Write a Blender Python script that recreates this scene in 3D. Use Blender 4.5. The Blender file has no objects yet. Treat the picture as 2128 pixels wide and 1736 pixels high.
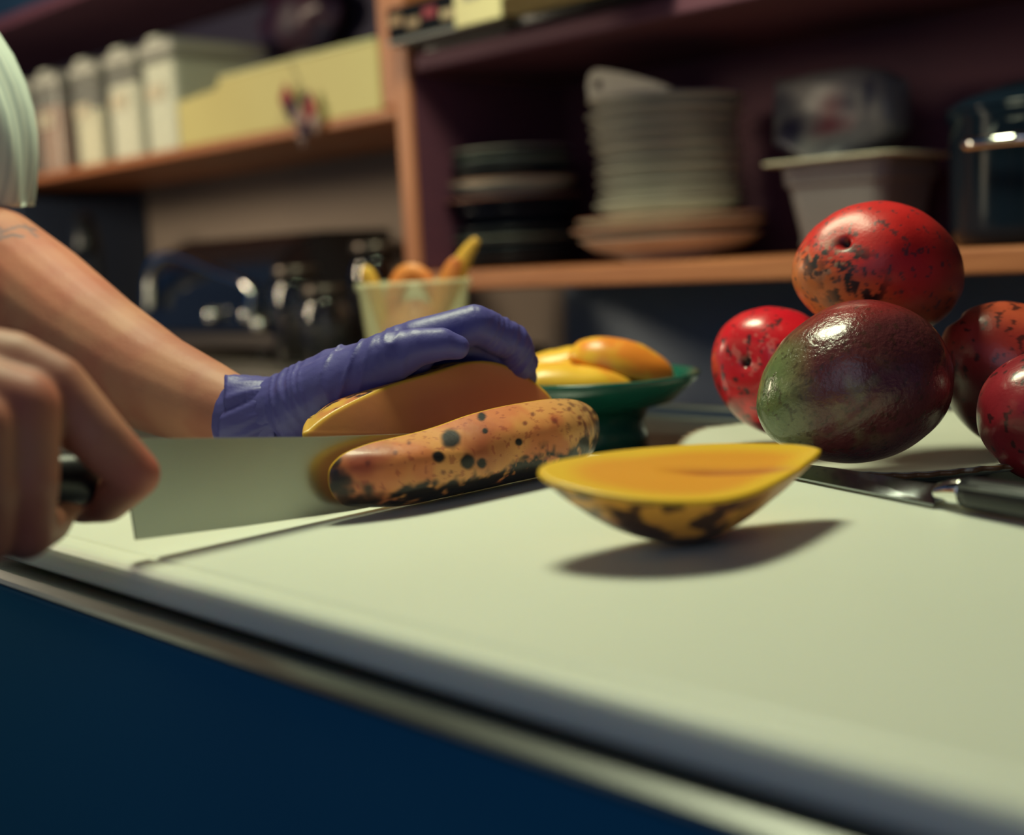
import bpy, bmesh, math, random
import numpy as np
from mathutils import Vector, Matrix
random.seed(7); np.random.seed(7)
S = bpy.context.scene
COL = S.collection
R_ = math.radians

# ------------------------------------------------------------------ camera
F, W, H = 2700.0, 2128, 1736
CAM = np.array([0.0, 0.0, 1.058])
f0 = np.array([-math.cos(R_(44)), math.sin(R_(44)), 0.0])
fw = f0 * math.cos(R_(7)) + np.array([0, 0, -math.sin(R_(7))])
r0 = np.cross(f0, [0, 0, 1.0]); u0 = np.cross(r0, fw)
RT = math.cos(R_(3)) * r0 - math.sin(R_(3)) * u0
UP = math.sin(R_(3)) * r0 + math.cos(R_(3)) * u0
cd = bpy.data.cameras.new('camera'); cam = bpy.data.objects.new('camera', cd); COL.objects.link(cam)
M = Matrix([[RT[0], UP[0], -fw[0], CAM[0]], [RT[1], UP[1], -fw[1], CAM[1]], [RT[2], UP[2], -fw[2], CAM[2]], [0, 0, 0, 1]])
cam.matrix_world = M
cd.sensor_fit = 'HORIZONTAL'; cd.sensor_width = 36; cd.lens = F / W * 36; cd.clip_start = 0.02
cd.dof.use_dof = True; cd.dof.focus_distance = 0.775; cd.dof.aperture_fstop = 3.1
S.camera = cam

# ------------------------------------------------------------------ world, lights, exposure
wd = bpy.data.worlds.new('dim_blue_room'); S.world = wd; wd.use_nodes = True
wd.node_tree.nodes['Background'].inputs[0].default_value = (0.05, 0.36, 1.0, 1)
wd.node_tree.nodes['Background'].inputs[1].default_value = 0.10
S.view_settings.view_transform = 'Standard'; S.view_settings.look = 'None'
S.view_settings.exposure = 0.0; S.view_settings.gamma = 1.0; S.view_settings.use_curve_mapping = False

def area(name, loc, aim, size, power, color):
    l = bpy.data.lights.new(name, 'AREA'); l.shape = 'DISK'; l.size = size; l.energy = power; l.color = color
    o = bpy.data.objects.new(name, l); COL.objects.link(o); o.location = loc
    o.rotation_euler = (Vector(aim) - Vector(loc)).to_track_quat('-Z', 'Y').to_euler()
    return o
area('ceiling_lamp_light', (-0.84, 0.66, 1.95), (-0.70, 0.60, 0.92), 0.36, 13.6, (0.95, 1.0, 0.66))
area('room_lamp_light', (-2.45, 0.15, 1.50), (-2.0, 1.5, 1.15), 0.30, 11.0, (1.0, 0.84, 0.58))

area('camera_side_fill', (0.55, -1.3, 1.85), (-0.9, 1.0, 1.1), 1.7, 8.0, (0.50, 0.52, 0.62))  # unseen fill added behind the camera to lift the shadows

# ------------------------------------------------------------------ geometry helpers
def ray(x, y): return fw + RT * ((x - W / 2) / F) - UP * ((y - H / 2) / F)
def at(x, y, d): return CAM + ray(x, y) * d                 # the point of the place at distance d
def onplane(x, y, ax, v):
    q = ray(x, y); return CAM + q * ((v - CAM[ax]) / q[ax])
def proj(P):
    q = np.asarray(P) - CAM; d = q @ fw
    return W / 2 + F * (q @ RT) / d, H / 2 - F * (q @ UP) / d, d

def tag(o, label, cat, group=None, kind=None):
    o['label'] = label; o['category'] = cat
    if group: o['group'] = group
    if kind: o['kind'] = kind
    return o
def thing(name, label, cat, loc=(0, 0, 0), rz=0, group=None):
    o = bpy.data.objects.new(name, None); COL.objects.link(o); o.location = loc; o.rotation_euler = (0, 0, rz)
    o.empty_display_size = 0.03
    return tag(o, label, cat, group)
def mesh(name, V, Fc, m, parent=None, smooth=True, world=False):
    me = bpy.data.meshes.new(name); me.from_pydata([tuple(map(float, v)) for v in V], [], [tuple(map(int, f)) for f in Fc]); me.update()
    return link(name, me, m, parent, smooth, world)
def link(name, me, m, parent=None, smooth=True, world=False):
    if smooth: me.polygons.foreach_set('use_smooth', [True] * len(me.polygons))
    o = bpy.data.objects.new(name, me); COL.objects.link(o)
    if m: me.materials.append(m)
    if parent:
        o.parent = parent
        if world: o.matrix_parent_inverse = parent_world(parent).inverted()
    return o
def parent_world(p):
    m = Matrix.LocRotScale(p.location, p.rotation_euler, p.scale)
    return (parent_world(p.parent) @ p.matrix_parent_inverse @ m) if p.parent else m
def struct(o): o['kind'] = 'structure'; return o
def box(name, lo, hi, m, parent=None, bev=0.002, rot=None, world=False):
    bm = bmesh.new(); bmesh.ops.create_cube(bm, size=1)
    c = [(a + b) / 2 for a, b in zip(lo, hi)]; s = [b - a for a, b in zip(lo, hi)]
    for v in bm.verts: v.co = Vector((v.co.x * s[0], v.co.y * s[1], v.co.z * s[2]))
    if bev: bmesh.ops.bevel(bm, geom=list(bm.edges), offset=min(bev, min(s) * .45), segments=3, affect='EDGES', profile=.5)
    if rot is not None: bmesh.ops.rotate(bm, verts=bm.verts, cent=(0, 0, 0), matrix=rot)
    for v in bm.verts: v.co += Vector(c)
    me = bpy.data.meshes.new(name); bm.to_mesh(me); bm.free()
    return link(name, me, m, parent, False, world)
def lathe(name, prof, m, parent=None, n=64, c=(0, 0, 0), warp=None, world=False):
    V = []; Fc = []
    for (r, z) in prof:
        for k in range(n):
            a = 2 * math.pi * k / n; rr, zz = (warp(r, z, a) if warp else (r, z))
            V.append((c[0] + rr * math.cos(a), c[1] + rr * math.sin(a), c[2] + zz))
    for i in range(len(prof) - 1):
        for k in range(n):
            k2 = (k + 1) % n; Fc.append((i * n + k, i * n + k2, (i + 1) * n + k2, (i + 1) * n + k))
    if prof[0][0] > 1e-6: Fc.append(tuple(range(n - 1, -1, -1)))
    if prof[-1][0] > 1e-6: Fc.append(tuple((len(prof) - 1) * n + k for k in range(n)))
    return mesh(name, V, Fc, m, parent, True, world)
def frames(P):
    P = [Vector(p) for p in P]; T = []
    for i in range(len(P)):
        t = (P[min(i + 1, len(P) - 1)] - P[max(i - 1, 0)]); T.append(t.normalized())
    n = T[0].orthogonal().normalized(); out = []
    for i, t in enumerate(T):
        n = (n - t * n.dot(t)).normalized(); out.append((P[i], t, n, t.cross(n)))
    return out
def spline(P, k=8):
    P = [np.array(p, float) for p in P]; out = []
    for i in range(len(P) - 1):
        p0, p1, p2, p3 = P[max(i - 1, 0)], P[i], P[i + 1], P[min(i + 2, len(P) - 1)]
        for j in range(k):
            t = j / k
            out.append(.5 * (2 * p1 + (p2 - p0) * t + (2 * p0 - 5 * p1 + 4 * p2 - p3) * t * t + (3 * p1 - p0 - 3 * p2 + p3) * t ** 3))
    out.append(P[-1]); return out
def tube(name, P, r, m, parent=None, n=16, k=6, flat=1.0, world=False):
    P = spline(P, k) if k > 1 else P
    rs = r if hasattr(r, '__len__') else [r, r]
    V = []; Fc = []; fr = frames(P)
    for i, (p, t, a, b) in enumerate(fr):
        rr = np.interp(i / (len(P) - 1), np.linspace(0, 1, len(rs)), rs)
        for q in range(n):
            an = 2 * math.pi * q / n; V.append(p + (a * math.cos(an) + b * math.sin(an) * flat) * rr)
    for i in range(len(P) - 1):
        for q in range(n):
            q2 = (q + 1) % n; Fc.append((i * n + q, i * n + q2, (i + 1) * n + q2, (i + 1) * n + q))
    Fc.append(tuple(range(n - 1, -1, -1))); Fc.append(tuple((len(P) - 1) * n + q for q in range(n)))
    return mesh(name, V, Fc, m, parent, True, world)
def prism(name, pts, org, U, V, N, th, m, parent=None, world=False, bev=0.0):
    """flat outline pts (u, v) given a thickness th along N"""
    org, U, V, N = [np.array(a, float) for a in (org, U, V, N)]
    n = len(pts)
    vs = [org + U * a + V * b for a, b in pts] + [org + U * a + V * b + N * th for a, b in pts]
    Fc = [tuple(range(n - 1, -1, -1)), tuple(range(n, 2 * n))] + [(i, (i + 1) % n, n + (i + 1) % n, n + i) for i in range(n)]
    o = mesh(name, vs, Fc, m, parent, False, world)
    bm = bmesh.new(); bm.from_mesh(o.data); bmesh.ops.recalc_face_normals(bm, faces=bm.faces)
    if bev: bmesh.ops.bevel(bm, geom=list(bm.edges), offset=bev, segments=2, affect='EDGES')
    bm.to_mesh(o.data); bm.free()
    return o

# vectorised value noise
def _h(ix, iy, iz, s):
    n = (ix * 374761393 + iy * 668265263 + iz * 2147483647 + s * 1274126177) & 0xffffffff
    n = ((n ^ (n >> 13)) * 1274126177) & 0xffffffff
    return ((n ^ (n >> 16)) & 0xffff) / 65535.0
def noise(P, f, s=0):
    Q = np.asarray(P, float) * f + 100.5; I = np.floor(Q).astype(np.int64); t = Q - I; t = t * t * (3 - 2 * t)
    out = 0
    for a in (0, 1):
        for b in (0, 1):
            for c in (0, 1):
                w = (t[:, 0] if a else 1 - t[:, 0]) * (t[:, 1] if b else 1 - t[:, 1]) * (t[:, 2] if c else 1 - t[:, 2])
                out = out + w * _h(I[:, 0] + a, I[:, 1] + b, I[:, 2] + c, s)
    return out
def fbm(P, f, o=4, s=0):
    r = 0; a = .5; tot = 0
    for i in range(o): r = r + a * noise(P, f * 2 ** i, s + i * 17); tot += a; a *= .5
    return r / tot
def sst(x, a, b):
    t = np.clip((x - a) / (b - a), 0, 1); return t * t * (3 - 2 * t)
def srgb(c):
    c = np.array(c, float) / 255; return np.where(c < .04045, c / 12.92, ((c + .055) / 1.055) ** 2.4)
def L(r, g, b): return tuple(srgb((r, g, b)))
def mix(a, b, t): t = t[:, None] if hasattr(t, 'shape') else t; return a * (1 - t) + b * t
def coords(o):
    n = len(o.data.vertices); a = np.empty(n * 3); o.data.vertices.foreach_get('co', a); return a.reshape(-1, 3)
def normals(o):
    n = len(o.data.vertices); a = np.empty(n * 3); o.data.vertices.foreach_get('normal', a); return a.reshape(-1, 3)
def paint(o, C):
    at_ = o.data.color_attributes.new('Col', 'FLOAT_COLOR', 'POINT')
    A = np.ones((len(C), 4)); A[:, :3] = C; at_.data.foreach_set('color', A.ravel())

# ------------------------------------------------------------------ materials
def mat(name, col, rough=.5, metal=0, nscale=0, namt=.0, col2=None, bump=0, bscale=60, spec=.5, coat=0, trans=0, sss=0, attr=False, stretch=None, alpha=1, detail=5, coat_rough=.1, ior=1.45):
    m = bpy.data.materials.new(name); m.use_nodes = True; nt = m.node_tree; b = nt.nodes['Principled BSDF']
    b.inputs['Base Color'].default_value = (*col, 1); b.inputs['Roughness'].default_value = rough; b.inputs['Metallic'].default_value = metal
    b.inputs['Specular IOR Level'].default_value = spec; b.inputs['Coat Weight'].default_value = coat; b.inputs['Coat Roughness'].default_value = coat_rough
    b.inputs['Transmission Weight'].default_value = trans; b.inputs['IOR'].default_value = ior
    b.inputs['Alpha'].default_value = alpha
    if sss:
        b.inputs['Subsurface Weight'].default_value = sss; b.inputs['Subsurface Radius'].default_value = (.01, .004, .002); b.inputs['Subsurface Scale'].default_value = .5
    tc = nt.nodes.new('ShaderNodeTexCoord'); mp = nt.nodes.new('ShaderNodeMapping'); nt.links.new(tc.outputs['Object'], mp.inputs[0])
    if stretch: mp.inputs['Scale'].default_value = stretch
    src = None
    if attr:
        a = nt.nodes.new('ShaderNodeAttribute'); a.attribute_name = 'Col'; src = a.outputs['Color']; nt.links.new(src, b.inputs['Base Color'])
    if nscale:
        n = nt.nodes.new('ShaderNodeTexNoise'); n.inputs['Scale'].default_value = nscale; n.inputs['Detail'].default_value = detail
        nt.links.new(mp.outputs[0], n.inputs[0])
        r = nt.nodes.new('ShaderNodeValToRGB'); r.color_ramp.elements[0].position = .5 - .25; r.color_ramp.elements[1].position = .5 + .25
        c2 = col2 if col2 else tuple(c * (1 - namt) for c in col)
        r.color_ramp.elements[0].color = (*c2, 1); r.color_ramp.elements[1].color = (*col, 1)
        nt.links.new(n.outputs[0], r.inputs[0]); nt.links.new(r.outputs[0], b.inputs['Base Color'])
    if bump:
        n2 = nt.nodes.new('ShaderNodeTexNoise'); n2.inputs['Scale'].default_value = bscale; n2.inputs['Detail'].default_value = 4
        nt.links.new(mp.outputs[0], n2.inputs[0])
        bp = nt.nodes.new('ShaderNodeBump'); bp.inputs['Strength'].default_value = bump; bp.inputs['Distance'].default_value = .001
        nt.links.new(n2.outputs[0], bp.inputs['Height']); nt.links.new(bp.outputs[0], b.inputs['Normal'])
    return m
WOOD = mat('orange_stained_wood', (.50, .185, .075), .5, nscale=9, col2=(.38, .125, .05), stretch=(1, 12, 12), bump=.1, bscale=30)
WOODV = mat('orange_stained_upright', (.55, .20, .08), .5, nscale=9, col2=(.42, .14, .055), stretch=(12, 12, 1), bump=.1, bscale=30)
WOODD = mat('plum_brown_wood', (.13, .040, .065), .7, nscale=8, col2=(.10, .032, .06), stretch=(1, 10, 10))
NAVY = mat('dark_navy_laminate', (.005, .125, .24), .6, nscale=3, namt=.08)
DARKP = mat('dark_back_panel', (.030, .026, .06), .7)
BOARD = mat('cutting_board_plastic', (.74, .76, .66), .42, nscale=3, col2=(.70, .715, .61), bump=.12, bscale=220, spec=.35, sss=.5)
BOARD.node_tree.nodes['Principled BSDF'].inputs['Subsurface Radius'].default_value = (.012, .010, .007); BOARD.node_tree.nodes['Principled BSDF'].inputs['Subsurface Scale'].default_value = 1.0
STEEL = mat('brushed_counter_steel', (.36, .37, .36), .30, 1.0, nscale=12, namt=.25, stretch=(1, 14, 14))
WALL = mat('painted_grey_wall', (.30, .235, .19), .8, nscale=2, namt=.12, bump=.2, bscale=90)
FLOOR = mat('dark_tile_floor', (.05, .06, .08), .5, nscale=6, namt=.3)
BLACKP = mat('black_plastic', (.012, .014, .018), .28)
CHROME = mat('chrome', (.85, .86, .84), .08, 1.0)

# ------------------------------------------------------------------ room
struct(box('floor', (-5, -3, -.05), (3, 1.6, 0), FLOOR, bev=0))
struct(box('wall_back', (-5, 1.53, 0), (3, 1.63, 2.6), WALL, bev=0))
struct(box('ceiling', (-5, -1.2, 2.6), (3, 1.63, 2.7), mat('dark_ceiling_paint', (.12, .11, .1), .8, nscale=3, namt=.1), bev=0))

struct(box('wall_shade_panel', (-1.44, 1.522, .02), (.9, 1.5296, 1.016), mat('blue_grey_wall_shade', (.30, .36, .46), .5, nscale=4, namt=.12), bev=0))  # panel added over the wall; bluish shade under the cupboard painted in

# ------------------------------------------------------------------ counter
ct = thing('kitchen_counter', 'long steel topped prep counter with dark base under the cutting board', 'counter', (0, 0, 0))
def counter_top():
    prof = [(.284, .8935), (.2815, .894), (.280, .8945), (.280, .8955), (.2815, .8975), (.286, .9), (.955, .9), (.958, .902), (.959, .909), (.962, .9115), (.968, .9115), (.971, .909), (.971, .8935)]
    V = []; Fc = []; n = len(prof)
    for x in (-2.75, .9):
        for (y, z) in prof: V.append((x, y, z))
    for i in range(n): Fc.append((i, (i + 1) % n, n + (i + 1) % n, n + i))
    Fc.append(tuple(range(n - 1, -1, -1))); Fc.append(tuple(range(n, 2 * n)))
    o = mesh('worktop', V, Fc, STEEL, ct, False)
    return o
counter_top()
box('base', (-2.74, .302, 0.1), (.88, .93, .893), NAVY, ct, .003)
box('plinth', (-2.72, .38, 0), (.86, .91, .1), BLACKP, ct, .002)
for x0, x1 in ((-2.72, -2.19), (-2.18, -1.485), (-1.475, -.785), (-.775, -.045), (-.035, .86)):
    d = box('cabinet_door', (x0, .2845, .12), (x1, .3015, .8925), NAVY, ct, .003)
    tube('handle', [(x1 - .05, .2845, .5), (x1 - .05, .262, .5), (x1 - .05, .262, .62), (x1 - .05, .2845, .62)], .005, BLACKP, d, k=3)

# cutting board with a juice groove
def cutting_board():
    x0, x1, y0, y1, zt, th = -.745, .06, .292, .660, .92, .0175
    o = box('cutting_board', (x0, y0, zt - th), (x1, y1, zt), BOARD, None, .006)
    bm = bmesh.new(); bm.from_mesh(o.data); top = max(bm.faces, key=lambda f: f.calc_area() * (f.normal.z > .9))
    r = bmesh.ops.inset_individual(bm, faces=[top], thickness=.010)
    r = bmesh.ops.inset_individual(bm, faces=[top], thickness=.003)
    bmesh.ops.translate(bm, verts=top.verts, vec=(0, 0, -.0012))
    r = bmesh.ops.inset_individual(bm, faces=[top], thickness=.003)
    r = bmesh.ops.inset_individual(bm, faces=[top], thickness=.003)
    bmesh.ops.translate(bm, verts=top.verts, vec=(0, 0, .0012))
    bm.to_mesh(o.data); bm.free()
    o.location = (0, 0, 0)
    tag(o, 'thick white plastic cutting board lying along the counter edge', 'cutting board')
cutting_board()

# ------------------------------------------------------------------ shelves and cupboard
ls = thing('open_shelf', 'long orange wood shelf carrying the storage containers and cream carton', 'shelf', (0, 0, 0))
box('shelf_board', (-3.6, 1.20, 1.262), (-1.4475, 1.528, 1.278), WOOD, ls, .004)
box('back_board', (-3.6, 1.512, 1.279), (-1.47, 1.528, 1.58), DARKP, ls, .001)
us = thing('open_shelf', 'reddish shelf high above the row of storage containers', 'shelf', (0, 0, 0))
box('shelf_board', (-3.6, 1.20, 1.585), (-1.47, 1.528, 1.607), WOODD, us, .004)
cb = thing('cupboard', 'open wooden cupboard holding the stacked plates', 'cupboard', (0, 0, 0))
box('side_panel', (-1.447, 1.20, 1.018), (-1.415, 1.528, 2.2), WOODV, cb, .004)
box('end_post', (-1.482, 1.205, 1.279), (-1.448, 1.528, 2.2), WOODV, cb, .004)
box('side_shade_sheet', (-1.4148, 1.206, 1.046), (-1.4120, 1.514, 1.320), WOODD, cb, .0005)  # thin plum sheet added to darken the lit inner face of the panel
box('shelf_board', (-1.414, 1.20, 1.018), (.9, 1.528, 1.044), WOOD, cb, .004)
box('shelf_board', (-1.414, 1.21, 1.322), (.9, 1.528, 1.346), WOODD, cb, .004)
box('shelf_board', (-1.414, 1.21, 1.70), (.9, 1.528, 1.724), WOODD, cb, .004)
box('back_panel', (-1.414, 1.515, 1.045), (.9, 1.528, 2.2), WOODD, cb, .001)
tall = thing('tall_cabinet', 'tall black cabinet at the left end under the container shelf', 'cabinet', (0, 0, 0))
box('body', (-3.6, 1.22, 0), (-2.76, 1.528, 1.24), mat('blue_black_cabinet', (.03, .045, .08), .5), tall, .004)
for x in (-3.58, -3.17):
    d = box('door', (x, 1.205, .1), (x + .40, 1.22, 1.22), mat('blue_black_door', (.03, .045, .08), .4), tall, .003)
    tube('handle', [(x + .35, 1.205, .7), (x + .35, 1.18, .7), (x + .35, 1.18, .85), (x + .35, 1.205, .85)], .006, BLACKP, d, k=3)

# steel stand under the shelf, at the left
st = thing('steel_stand', 'low steel stand along the wall below the container shelf', 'stand', (0, 0, 0))
box('top', (-2.74, 1.02, .895), (-1.50, 1.528, .915), mat('dull_steel', (.30, .27, .24), .4, .7, nscale=10, namt=.2), st, .004)
for x in (-2.70, -1.56):
    for y in (1.05, 1.48): box('leg', (x, y, 0), (x + .03, y + .03, .895), CHROME, st, .003)

# ------------------------------------------------------------------ storage containers on the open shelf
LIDW = mat('frosted_lid', (.55, .54, .46), .4)
CLEAR = mat('clear_storage_plastic', (.80, .80, .72), .15, alpha=.14)
LABEL = mat('paper_label', (.62, .55, .40), .7)
conts = [(-2.122, 'storage container of white flour beside the cream carton', (.82, .84, .66), .155, .13),
         (-2.257, 'storage container of white powder, second from the cream carton', (.82, .82, .64), .135, .13),
         (-2.402, 'storage container half full of cream flour, third from the cream carton', (.84, .80, .56), .105, .12),
         (-2.566, 'storage container of reddish brown powder', (.40, .20, .12), .13, .12),
         (-2.712, 'storage container of dark grains with a small label', (.13, .10, .10), .10, .12),
         (-2.850, 'leftmost storage container of beige grains partly behind the sleeve', (.55, .42, .24), .105, .12)]
for i, (xc, lab, colr, fill, w) in enumerate(conts):
    t = thing('storage_container', lab, 'container', (xc, 1.215, 1.2785), 0, 'storage containers on the open shelf')
    w *= .86
    hh = .172
    # hollow body
    V = []; Fc = []
    ring = [(0, 0), (w, 0), (w, .2), (0, .2)]
    def rr(u, k=4, rad=.012, z=0, ins=0):
        out = []
        for (cx, cy, a0) in ((w - rad - ins, rad + ins, -90), (w - rad - ins, .2 - rad - ins, 0), (rad + ins, .2 - rad - ins, 90), (rad + ins, rad + ins, 180)):
            for j in range(k + 1):
                a = R_(a0 + 90 * j / k); out.append((cx + rad * math.cos(a) - w / 2, cy + rad * math.sin(a), z))
        return out
    def loft(name, secs, m, par):
        n = len(secs[0]); V = [v for s in secs for v in s]; Fc = []
        for a in range(len(secs) - 1):
            for k in range(n): Fc.append((a * n + k, a * n + (k + 1) % n, (a + 1) * n + (k + 1) % n, (a + 1) * n + k))
        Fc.append(tuple(range(n - 1, -1, -1))); Fc.append(tuple((len(secs) - 1) * n + k for k in range(n)))
        return mesh(name, V, Fc, m, par, False)
    loft('body', [rr(0, z=0), rr(0, z=hh), rr(0, z=hh, ins=.002), rr(0, z=.002, ins=.002)], CLEAR, t)
    loft('contents', [rr(0, z=.0025, ins=.0032), rr(0, z=fill, ins=.0032)], mat('dry_goods', colr, .8, nscale=60, namt=.12), t)
    lid = loft('lid', [rr(0, z=hh + .0005, ins=-.003), rr(0, z=hh + .016, ins=-.003), rr(0, z=hh + .022, ins=.006)], LIDW, t)
    loft('spout', [[(a * .42 - .018, b * .3 + .004, z) for a, b, z in rr(0, z=hh + .0225, ins=.004)], [(a * .4 - .018, b * .28 + .006, z) for a, b, z in rr(0, z=hh + .032, ins=.006)]], mat('pale_spout', (.78, .80, .68), .4), lid)
    box('label', (-w * .36, -.0012, .092), (w * .2, -.0003, .118), LABEL, t, 0)
# cream carton
CARTON = mat('cream_carton', (.64, .56, .22), .55, nscale=5, col2=(.60, .51, .19))
t = thing('carton', 'long cream yellow carton on the shelf against the wooden post', 'carton', (0, 0, 0))
box('base', (-2.02, 1.2055, 1.279), (-1.484, 1.40, 1.283), CARTON, t, .001)
prism('front_panel', [(-2.04, 1.2785), (-1.484, 1.2785), (-1.484, 1.376), (-1.90, 1.376), (-1.915, 1.362), (-2.04, 1.355)], (0, 1.204, 0), (1, 0, 0), (0, 0, 1), (0, 1, 0), .004, CARTON, t, bev=.0008)
prism('rear_panel', [(-2.04, 1.2785), (-1.484, 1.2785), (-1.484, 1.376), (-2.04, 1.376)], (0, 1.40, 0), (1, 0, 0), (0, 0, 1), (0, 1, 0), .004, CARTON, t)
prism('end_panel', [(1.208, 1.2785), (1.40, 1.2785), (1.40, 1.376), (1.208, 1.376)], (-1.488, 0, 0), (0, 1, 0), (0, 0, 1), (1, 0, 0), .003, CARTON, t)
tube('folded_rim', [(-1.90, 1.2035, 1.3775), (-1.7, 1.2035, 1.3785), (-1.486, 1.2035, 1.3775)], .0028, mat('pale_fold', (.80, .78, .42), .5), t, n=8, k=2)
# dangling red ornament in front of carton
t = thing('paper_ornament', 'red white and dark folded paper ornament hanging before the cream carton', 'ornament', (0, 0, 0))
RED = mat('red_paper', (.48, .05, .07), .6, nscale=40, col2=(.25, .03, .05)); WHT = mat('white_patterned_paper', (.55, .42, .36), .6, nscale=90, col2=(.20, .07, .09)); DRK = mat('dark_paper', (.06, .04, .08), .6, nscale=60, namt=.4)
def diamond(name, cx, cy, w, h, m, d=.012, sk=0):
    # cx,cy pixel of the middle on the plane of the carton front
    c = onplane(cx, cy, 1, 1.190)
    P = [(0, 0, h), (w, 0, 0 + sk), (0, 0, -h), (-w, 0, -sk)]
    V = [c + np.array(p) for p in P] + [c + np.array((0, -d, 0)), c + np.array((0, .006, 0))]
    Fc = [(0, 3, 4), (3, 2, 4), (2, 1, 4), (1, 0, 4), (3, 0, 5), (2, 3, 5), (1, 2, 5), (0, 1, 5)]
    return mesh(name, V, Fc, m, t, False)
diamond('fold', 594, 205, .018, .026, RED); diamond('fold', 605, 228, .016, .020, DRK, sk=.006)
diamond('fold', 622, 248, .020, .024, WHT, sk=-.005); diamond('fold', 646, 232, .016, .032, RED, sk=.004)
diamond('fold', 656, 256, .014, .018, WHT); diamond('fold', 632, 272, .016, .016, DRK); diamond('fold', 628, 288, .012, .014, WHT)
diamond('fold', 640, 212, .007, .02, DRK)
tube('thread', [onplane(632, 200, 1, 1.190), onplane(622, 172, 1, 1.2), (-1.70, 1.2025, 1.3805)], .0006, DRK, t, n=6, k=3)
# crumpled bags etc. behind
def blob(name, c, rad, m, label=None, cat=None, amp=.25, f=14, parent=None, seed=1, zflat=True):
    bm = bmesh.new(); bmesh.ops.create_icosphere(bm, subdivisions=5, radius=1)
    me = bpy.data.meshes.new(name); bm.to_mesh(me); bm.free()
    o = link(name, me, m, parent)
    P = coords(o); n = fbm(P * np.array(rad), f, 3, seed)
    Q = P * (1 + amp * (n[:, None] - .5) * 2) * np.array(rad)
    if zflat: Q[:, 2] = np.maximum(Q[:, 2], -rad[2] * .8)
    Q += np.array(c); o.data.vertices.foreach_set('co', Q.ravel()); o.data.update()
    if label: tag(o, label, cat)
    return o
blob('crumpled_bag', (-2.00, 1.458, 1.365), (.075, .042, .090), mat('grey_cloth_bag', (.42, .40, .33), .7, nscale=10, namt=.3), 'grey crumpled bag behind the rightmost container and cream carton', 'bag', .3, 12, seed=3)
blob('dark_produce_bag', (-2.02, 1.465, 1.508), (.125, .036, .062), mat('dark_red_foil', (.07, .012, .03), .35, nscale=18, col2=(.008, .015, .04)), 'dark red and black crumpled bag behind the carton, left of the yellow tub', 'bag', .35, 14, seed=5, zflat=False)
box('tub', (-1.895, 1.425, 1.2795), (-1.775, 1.50, 1.442), mat('yellow_tub_plastic', (.70, .55, .10), .5, nscale=4, namt=.1), None, .01)
tag(bpy.data.objects['tub'], 'yellow tub peeking over the rim of the cream carton', 'tub')
tag(box('blue_crate', (-2.95, 1.24, 1.6075), (-2.45, 1.46, 1.75), mat('dark_blue_plastic', (.02, .05, .10), .4, nscale=8, namt=.3), None, .01), 'dark blue crate on the high shelf above the containers', 'crate')

# ------------------------------------------------------------------ things on top of the cupboard
t = thing('game_box', 'flat black box with coloured print on the cupboard top', 'box', (0, 0, 0))
box('box_body', (-1.411, 1.165, 1.3590), (-1.205, 1.375, 1.402), mat('matt_black_card', (.008, .009, .014), .8, spec=.1, nscale=10, namt=.2), t, .002)
box('box_edge', (-1.4115, 1.163, 1.3535), (-1.2045, 1.377, 1.3585), mat('grey_edge', (.2, .2, .2), .5), t, .001)
box('feet', (-1.39, 1.215, 1.3466), (-1.23, 1.35, 1.3530), BLACKP, t, .001)
pc = [(.50, .30, .16), (.42, .28, .16), (.38, .03, .06), (.55, .42, .25), (.40, .25, .17)]
for i in range(5):
    x = -1.405 + i * .035; z = 1.370 + (.008 if i % 2 == 0 else .0)
    box('printed_patch', (x, 1.1640, z), (x + .026, 1.1648, z + .012), mat('print_ink', pc[i], .6, nscale=120, namt=.5), t, 0)
PAPER = mat('cream_card', (.72, .64, .34), .6, nscale=14, col2=(.66, .56, .30))
t = thing('card_packet', 'cream packet of papers with a folded flap on the cupboard top', 'packet', (0, 0, 0))
box('front_sheet', (-1.190, 1.088, 1.336), (-1.111, 1.0925, 1.43), PAPER, t, .001)
box('stack', (-1.190, 1.093, 1.3585), (-1.00, 1.25, 1.42), PAPER, t, .002)
box('stamp', (-1.172, 1.0872, 1.364), (-1.145, 1.0879, 1.383), mat('grey_stamp', (.22, .2, .2), .7, nscale=90, col2=(.5, .45, .3)), t, 0)
box('tray_base', (-1.185, 1.19, 1.3466), (-.955, 1.33, 1.3580), BLACKP, t, .002)
box('brown_card', (-.999, 1.10, 1.3585), (-.945, 1.24, 1.370), mat('brown_card', (.42, .22, .13), .7), t, .001)

# ------------------------------------------------------------------ plates in the cupboard
def plate_prof(r, h, t=.004, foot=.55):
    return [(0, .004), (r * foot * .9, .004), (r * foot * .92, 0), (r * foot, 0), (r * foot * 1.03, .004), (r * .85, h * .55), (r, h - t * .3), (r + .0015, h), (r - .002, h + t * .5), (r * .86, h * .55 + t), (r * .6, .004 + t), (0, .004 + t)]
GREY = [mat('pale_grey_glaze', (.58, .55, .46), .35, nscale=20, namt=.15), mat('warm_grey_glaze', (.50, .48, .41), .35, nscale=20, namt=.15)]
DGREY = mat('dark_slate_glaze', (.030, .038, .05), .3, nscale=20, namt=.2)
BLK = mat('navy_black_glaze', (.012, .016, .03), .25)
PINK = mat('cream_glaze_brown_rim', (.70, .60, .48), .35, nscale=16, namt=.2)
RIM = mat('reddish_unglazed_rim', (.42, .16, .10), .5, nscale=30, namt=.3)
GREEN_G = mat('grey_green_glaze', (.22, .25, .22), .3, nscale=20, namt=.2)
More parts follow.
